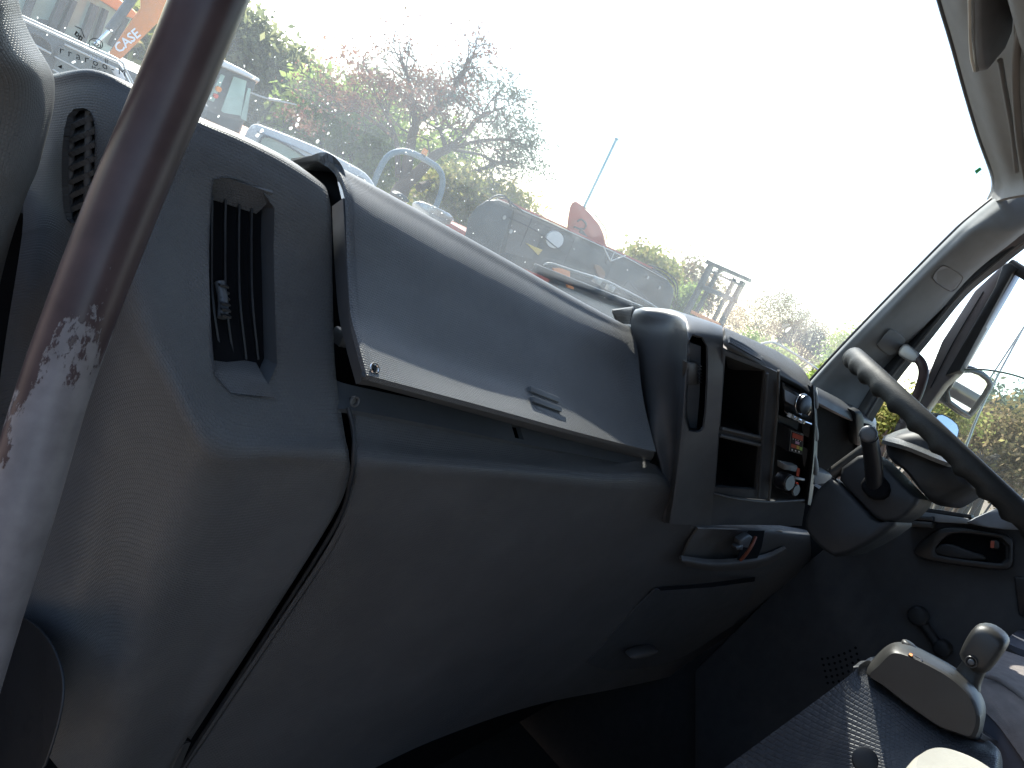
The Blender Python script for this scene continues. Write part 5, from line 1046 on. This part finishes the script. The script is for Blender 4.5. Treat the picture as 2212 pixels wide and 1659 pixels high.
# ------------------------------------------------------------------ trees
def leaf_mesh(name, P, size, mat, parent, tone=None, flat=0.0):
    n = len(P); off = origin(parent)
    U = RNG.normal(size=(n, 3)); U[:, 2] *= (1-flat); U /= np.linalg.norm(U, axis=1)[:, None]
    Q = RNG.normal(size=(n, 3)); V = np.cross(U, Q); V /= np.linalg.norm(V, axis=1)[:, None]
    s = size*(.6+.8*RNG.random(n))[:, None]
    P = P-off
    vv = np.stack([P-U*s, P+V*s*.5, P+U*s, P-V*s*.5], 1).reshape(-1, 3)
    me = bpy.data.meshes.new(name); me.vertices.add(4*n); me.vertices.foreach_set('co', vv.ravel().astype(np.float32))
    me.loops.add(4*n); me.loops.foreach_set('vertex_index', np.arange(4*n, dtype=np.int32)); me.polygons.add(n)
    me.polygons.foreach_set('loop_start', np.arange(0, 4*n, 4, dtype=np.int32)); me.polygons.foreach_set('loop_total', np.full(n, 4, np.int32))
    me.update(calc_edges=True); me.materials.append(mat)
    t = RNG.random(n) if tone is None else np.clip(tone+RNG.normal(size=n)*.18, 0, 1)
    at = me.attributes.new('tone', 'FLOAT', 'POINT'); at.data.foreach_set('value', np.repeat(t, 4).astype(np.float32))
    o = bpy.data.objects.new(name, me); COL.objects.link(o)
    if parent: o.parent = parent
    return o
def branch(mb, p, d, ln, r, depth, tips, spread=.6, up=.15, seg=5, keep=.72):
    n = 3; pp = [p]; dd_ = d
    for i in range(n):
        dd_ = dd_+RNG.normal(size=3)*.16+np.array([0, 0, up*.3]); dd_ = dd_/np.linalg.norm(dd_); pp.append(pp[-1]+dd_*ln/n)
    mb.tube(pp, np.linspace(r, r*.62, n+1), seg if depth > 1 else 3)
    if depth == 0: tips.append(pp[-1]); tips.append(pp[-2]); return
    for k in range(2 if RNG.random() < .55 else 3):
        nd = dd_+RNG.normal(size=3)*spread; nd = nd/np.linalg.norm(nd); branch(mb, pp[-1-(k == 2)], nd, ln*keep*(.8+.4*RNG.random()), r*.64, depth-1, tips, spread, up, seg, keep)
def clumps(blobs, n, axisp, clump=9, csize=.22, shell=.45):
    """Leaf positions in ellipsoids given in pixels at a plane: (px, py, half-width px, half-height px, half-depth m)."""
    out = []; tone = []
    tot = sum(b[2]*b[3] for b in blobs)
    for px, py, rx, rz, *dp in blobs:
        c = W(px, py, **axisp); q = PXM(c); k = max(4, int(n/clump*rx*rz/tot)); dpt = dp[0] if dp else rx*q*.8
        D = RNG.normal(size=(k, 3)); D /= np.linalg.norm(D, axis=1)[:, None]; rad = (shell+(1-shell)*RNG.random(k))[:, None]
        lat = np.array([1, 0, 0]) if 'Y' in axisp else np.array([0, 1, 0]); dep = np.array([0, 1, 0]) if 'Y' in axisp else np.array([1, 0, 0])
        cc = c+(D[:, :1]*lat*rx*q+D[:, 1:2]*dep*dpt+D[:, 2:]*np.array([0, 0, 1])*rz*q)*rad
        ct = RNG.random(k)
        for _ in range(clump):
            out.append(cc+RNG.normal(size=(k, 3))*csize*np.array([1, 1, .7])); tone.append(ct)
    return np.concatenate(out), np.concatenate(tone)
def tree(name, label, cat, axisp, blobs, n, leaf, mat, trunk=None, tr=.12, bark='bark', clump=9, csize=.25, shell=.45, flat=0):
    c = W(blobs[0][0], blobs[0][1], **axisp); base = np.array([c[0], c[1], GROUND])
    r = root(name, label, cat, base)
    P, t = clumps(blobs, n, axisp, clump, csize, shell); P = P[P[:, 2] > GROUND+.05] if True else P
    t = t[:len(P)]
    leaf_mesh('crown', P, leaf, mat, r, t, flat)
    mb = MB(); tips = []
    for k in range(3):
        top_ = c+np.array([RNG.normal()*.6, RNG.normal()*.5, 0]); mid = (base+top_)/2+RNG.normal(size=3)*.2
        mb.tube(cr(np.array([base+RNG.normal(size=3)*np.array([.15, .15, 0]), mid, top_]), 4), np.linspace(tr, tr*.4, 9), 6)
        for j in range(5):
            d = RNG.normal(size=3); d[2] = abs(d[2]); branch(mb, top_-np.array([0, 0, .5]), d/np.linalg.norm(d), np.linalg.norm(top_-base)*.10, tr*.3, 2, tips, .6)
    mb.build('trunk', M[bark], r, angle=60, fix=False)
    return r
Y20 = dict(Y=16.0)
tree('evergreen_tree', 'dark green leafy tree right of the grab bar', 'tree', dict(Y=24.0), [(590, 190, 85, 95), (520, 110, 50, 85), (560, 260, 90, 80), (640, 210, 40, 75)], 24000, .12, M['leaf_dark'], csize=.35)
tree('roadside_bush', 'yellow green bushes behind the lettered boom', 'bush', dict(Y=14.0), [(290, 150, 70, 60), (330, 100, 60, 60), (230, 60, 60, 40)], 4500, .12, M['leaf_yellow'], csize=.3)
tree('olive_tree', 'dark olive tree behind the backhoe boom', 'tree', dict(Y=26.0), [(330, -30, 80, 70), (250, -20, 60, 40), (180, -60, 60, 50)], 3500, .2, M['leaf_dark'], csize=.4)
tree('bright_bush', 'bright lime green bush under the reddish tree', 'bush', dict(Y=21.0), [(700, 290, 85, 85), (770, 330, 90, 80), (860, 360, 90, 70), (690, 225, 50, 55), (960, 330, 55, 60), (800, 250, 90, 60)], 11000, .12, M['leaf_bright'], csize=.34, shell=.85)
tree('yellow_bush', 'yellow green bush between the roll hoop and the crane boom', 'bush', dict(Y=16.0), [(1040, 450, 80, 60), (1100, 470, 60, 55), (980, 420, 60, 50), (1000, 500, 60, 50), (960, 450, 50, 50)], 16000, .075, M['leaf_yellow'], csize=.28)
tree('sage_bush', 'rounded green bush rising behind the crane boom', 'bush', dict(Y=17.0), [(1390, 575, 58, 42), (1430, 600, 50, 40)], 4500, .10, M['leaf_yellow'], csize=.25)
tree('lime_shrub', 'small lime shrub at the tail end of the crane boom', 'shrub', dict(Y=15.0), [(1480, 650, 30, 40), (1460, 680, 30, 30)], 1800, .09, M['leaf_bright'], csize=.2)
tree('russet_bush', 'russet bush between the crane boom and the forklift mast', 'bush', dict(Y=20.0), [(1480, 610, 45, 55), (1520, 640, 40, 50)], 2600, .11, M['leaf_brown'], csize=.35)
tree('green_shrub', 'bright green shrub at the foot of the twiggy tree', 'shrub', dict(Y=14.0), [(1630, 750, 40, 28), (1690, 775, 45, 28), (1740, 830, 30, 25)], 3000, .08, M['leaf_bright'], csize=.2)
tree('corner_bush', 'green bush beside the base of the driver pillar', 'bush', dict(Y=17.0), [(1800, 790, 45, 75), (1770, 830, 45, 50), (1830, 740, 25, 45)], 4500, .10, M['leaf_bright'], csize=.3)

# reddish branching tree
rt = root('flame_tree', 'wide branching tree with sparse reddish leaves against the sky', 'tree', np.array([*W(880, 430, **Y20)[:2], GROUND]))
mb = MB(); tipsL = []; tipsR = []
def limb(path, r0, r1): 
    P = cr(np.array([W(x, y, Y=16.0+k*.8) for x, y, k in path]), 5); mb.tube(P, np.linspace(r0*.8, r1*.8, len(P)), 7); return P
b0 = rt.location; mb.tube(cr(np.array([(b0[0], 16, GROUND), W(850, 450, Y=16), W(872, 400, Y=16)]), 4), np.linspace(.28, .21, 9), 8)
L = [limb([(872, 405, 0), (885, 330, .2), (898, 270, .2), (930, 245, .2)], .20, .10), limb([(872, 400, 0), (905, 372, -.3), (940, 336, -.5), (970, 322, -.5)], .22, .12),
     limb([(898, 285, .2), (892, 220, .4), (880, 165, .5)], .11, .05), limb([(930, 245, .2), (975, 205, -.3), (985, 170, -.5)], .09, .04), limb([(970, 322, -.5), (1010, 285, -.8), (1040, 250, -1)], .09, .04),
     limb([(970, 322, -.5), (1030, 305, 0), (1100, 300, .3)], .08, .04), limb([(965, 326, -.5), (950, 280, 0), (935, 250, .5)], .08, .03), limb([(905, 405, 0), (960, 388, .5), (1020, 372, .8), (1090, 348, 1)], .16, .06),
     limb([(860, 380, 0), (855, 300, 1), (820, 220, 1.2)], .1, .04), limb([(855, 300, 1), (790, 250, 1.5), (740, 230, 1.5)], .07, .03), limb([(970, 322, -.5), (1040, 335, .5), (1070, 352, 1)], .06, .03)]
for i, P in enumerate(L):
    for f_ in (.55, .8, 1.0):
        p = P[int((len(P)-1)*f_)]; d = P[-1]-P[0]; d /= np.linalg.norm(d)
        for _ in range(2 if f_ < 1 else 3):
            dd_ = d+RNG.normal(size=3)*.5+np.array([0, 0, .08]); branch(mb, p, dd_/np.linalg.norm(dd_), .52, .03, 3, tipsR if p[0] > W(985, 250, **Y20)[0] else tipsL, .6, .02, 5, .76)
mb.build('trunk', M['bark'], rt, angle=60, fix=False)
def tipleaves(tips, k, s): 
    T = np.array(tips); return np.concatenate([T+RNG.normal(size=T.shape)*s*np.array([1, 1, .6]) for _ in range(k)]), np.tile(RNG.random(len(T)), k)
P, t = tipleaves(tipsL, 2, .14); leaf_mesh('crown', P, .045, M['leaf_red'], rt, t)
P2, t2 = clumps([(760, 215, 60, 20, 1.5), (850, 190, 90, 18, 1.5), (930, 180, 60, 16, 1.5), (770, 160, 30, 12, 1), (960, 205, 60, 16, 1.5), (900, 225, 90, 16, 1.5), (745, 120, 26, 10, 1), (640, 255, 40, 14, 1)], 4200, Y20, 12, .17, .1); leaf_mesh('crown', P2, .045, M['leaf_red'], rt, t2)
P, t = tipleaves(tipsR, 3, .15); leaf_mesh('crown', P, .05, M['leaf_grey'], rt, t)
P2, t2 = clumps([(1030, 165, 80, 14, 1.5), (1090, 200, 60, 14, 1.5), (1120, 255, 45, 16, 1.5), (1080, 270, 60, 16, 1.5), (1150, 310, 30, 22, 1), (1165, 365, 20, 30, 1), (1110, 330, 40, 12, 1), (1040, 230, 50, 14, 1)], 2600, Y20, 11, .18, .1); leaf_mesh('crown', P2, .045, M['leaf_grey'], rt, t2)

# twiggy brown tree on the right
tw_ = root('twiggy_tree', 'large twiggy brown tree left of the driver pillar', 'tree', np.array([*W(1700, 830, Y=22.0)[:2], GROUND])); mb = MB(); tips = []
bs = np.array([W(1690, 830, Y=22.0)[0], 22.0, GROUND]); ctr = W(1690, 800, Y=22.0)
for k in range(6):
    a = k/6*2*math.pi; tp = ctr+np.array([math.cos(a)*1.0, math.sin(a)*.8, .2*RNG.normal()])
    mb.tube(cr(np.array([bs+np.array([math.cos(a)*.1, math.sin(a)*.1, 0]), (bs+tp)/2+np.array([0, 0, .2]), tp]), 4), np.linspace(.2, .13, 9), 6)
    for j in range(3):
        d = np.array([math.cos(a+RNG.normal()*.6)*.8, math.sin(a+RNG.normal()*.6)*.7, .75+.3*RNG.random()]); branch(mb, tp, d/np.linalg.norm(d), 1.25, .10, 5, tips, .5, .1, 4, .76)
mb.build('trunk', M['greybark'], tw_, angle=60, fix=False)
T = np.array(tips); s_ = RNG.random(len(T)) < .75; P, t = tipleaves(T[s_], 2, .14); leaf_mesh('crown', P, .06, M['leaf_brown'], tw_, t)
P2, t2 = clumps([(1620, 690, 70, 60), (1700, 680, 80, 60), (1760, 730, 65, 65), (1810, 770, 40, 55), (1570, 700, 40, 55), (1680, 650, 60, 40)], 11000, dict(Y=22.0), 9, .26, .35); leaf_mesh('crown', P2, .06, M['leaf_brown'], tw_, t2)

# beyond the driver's window
X14 = dict(X=16.0)
tree('scrub_thicket', 'brown and green scrub thicket seen through the driver window', 'thicket', X14, [(2160, 985, 90, 55), (2110, 1000, 60, 45), (2200, 950, 60, 50), (2080, 960, 50, 40), (2250, 1000, 70, 60)], 22000, .045, M['leaf_rust'], csize=.3, bark='greybark')
tree('dark_tree', 'small dark green tree behind the scrub by the mirror', 'tree', dict(X=22.0), [(2112, 905, 34, 26), (2090, 920, 30, 22)], 2500, .1, M['leaf_dark'], csize=.25)
tree('pale_bush', 'pale sparse bush at the right edge behind the window glass', 'bush', dict(X=19.0), [(2195, 900, 50, 35), (2170, 925, 50, 35)], 4000, .06, M['leaf_grey'], csize=.35)
tree('yellow_shrub', 'yellow green shrub seen between seal and wheel rim', 'shrub', dict(X=11.0), [(1915, 905, 40, 30), (1945, 900, 30, 28), (1900, 930, 30, 30), (2040, 885, 60, 20)], 8000, .03, M['leaf_yellow'], csize=.15)
fe = root('picket_fence', 'dark upright bar fence along the yard below the driver window', 'fence', (14, 2, GROUND))
y0, y1 = .5, 4.2; zt = -.25
for z in (GROUND+.25, -.45): obj('rail', *bar((14, y0, z), (14, y1, z), (.015, 0, 0), (0, 0, .025)), M['fence'], fe)
bm_v, bm_f = bar((14, 0, GROUND), (14, 0, zt), (.012, 0, 0), (0, .014, 0))
proto = obj('fence_bar', np.array(bm_v)+np.array([0, y0, 0]), bm_f, M['fence'], fe)
i = 1
while y0+i*.135 < y1:
    d = proto.copy(); COL.objects.link(d); d.parent = fe; d.location = proto.location+Vector((0, i*.135, 0)); i += 1
# dry bank beyond the fence
bank = obj('earth_bank', [(22, -40, GROUND), (22, 40, GROUND), (30, 40, GROUND+1.6), (30, -40, GROUND+1.6), (60, 40, GROUND+1.8), (60, -40, GROUND+1.8)], [(0, 1, 2, 3), (3, 2, 4, 5)], M['ground']); tag(bank, kind='structure')
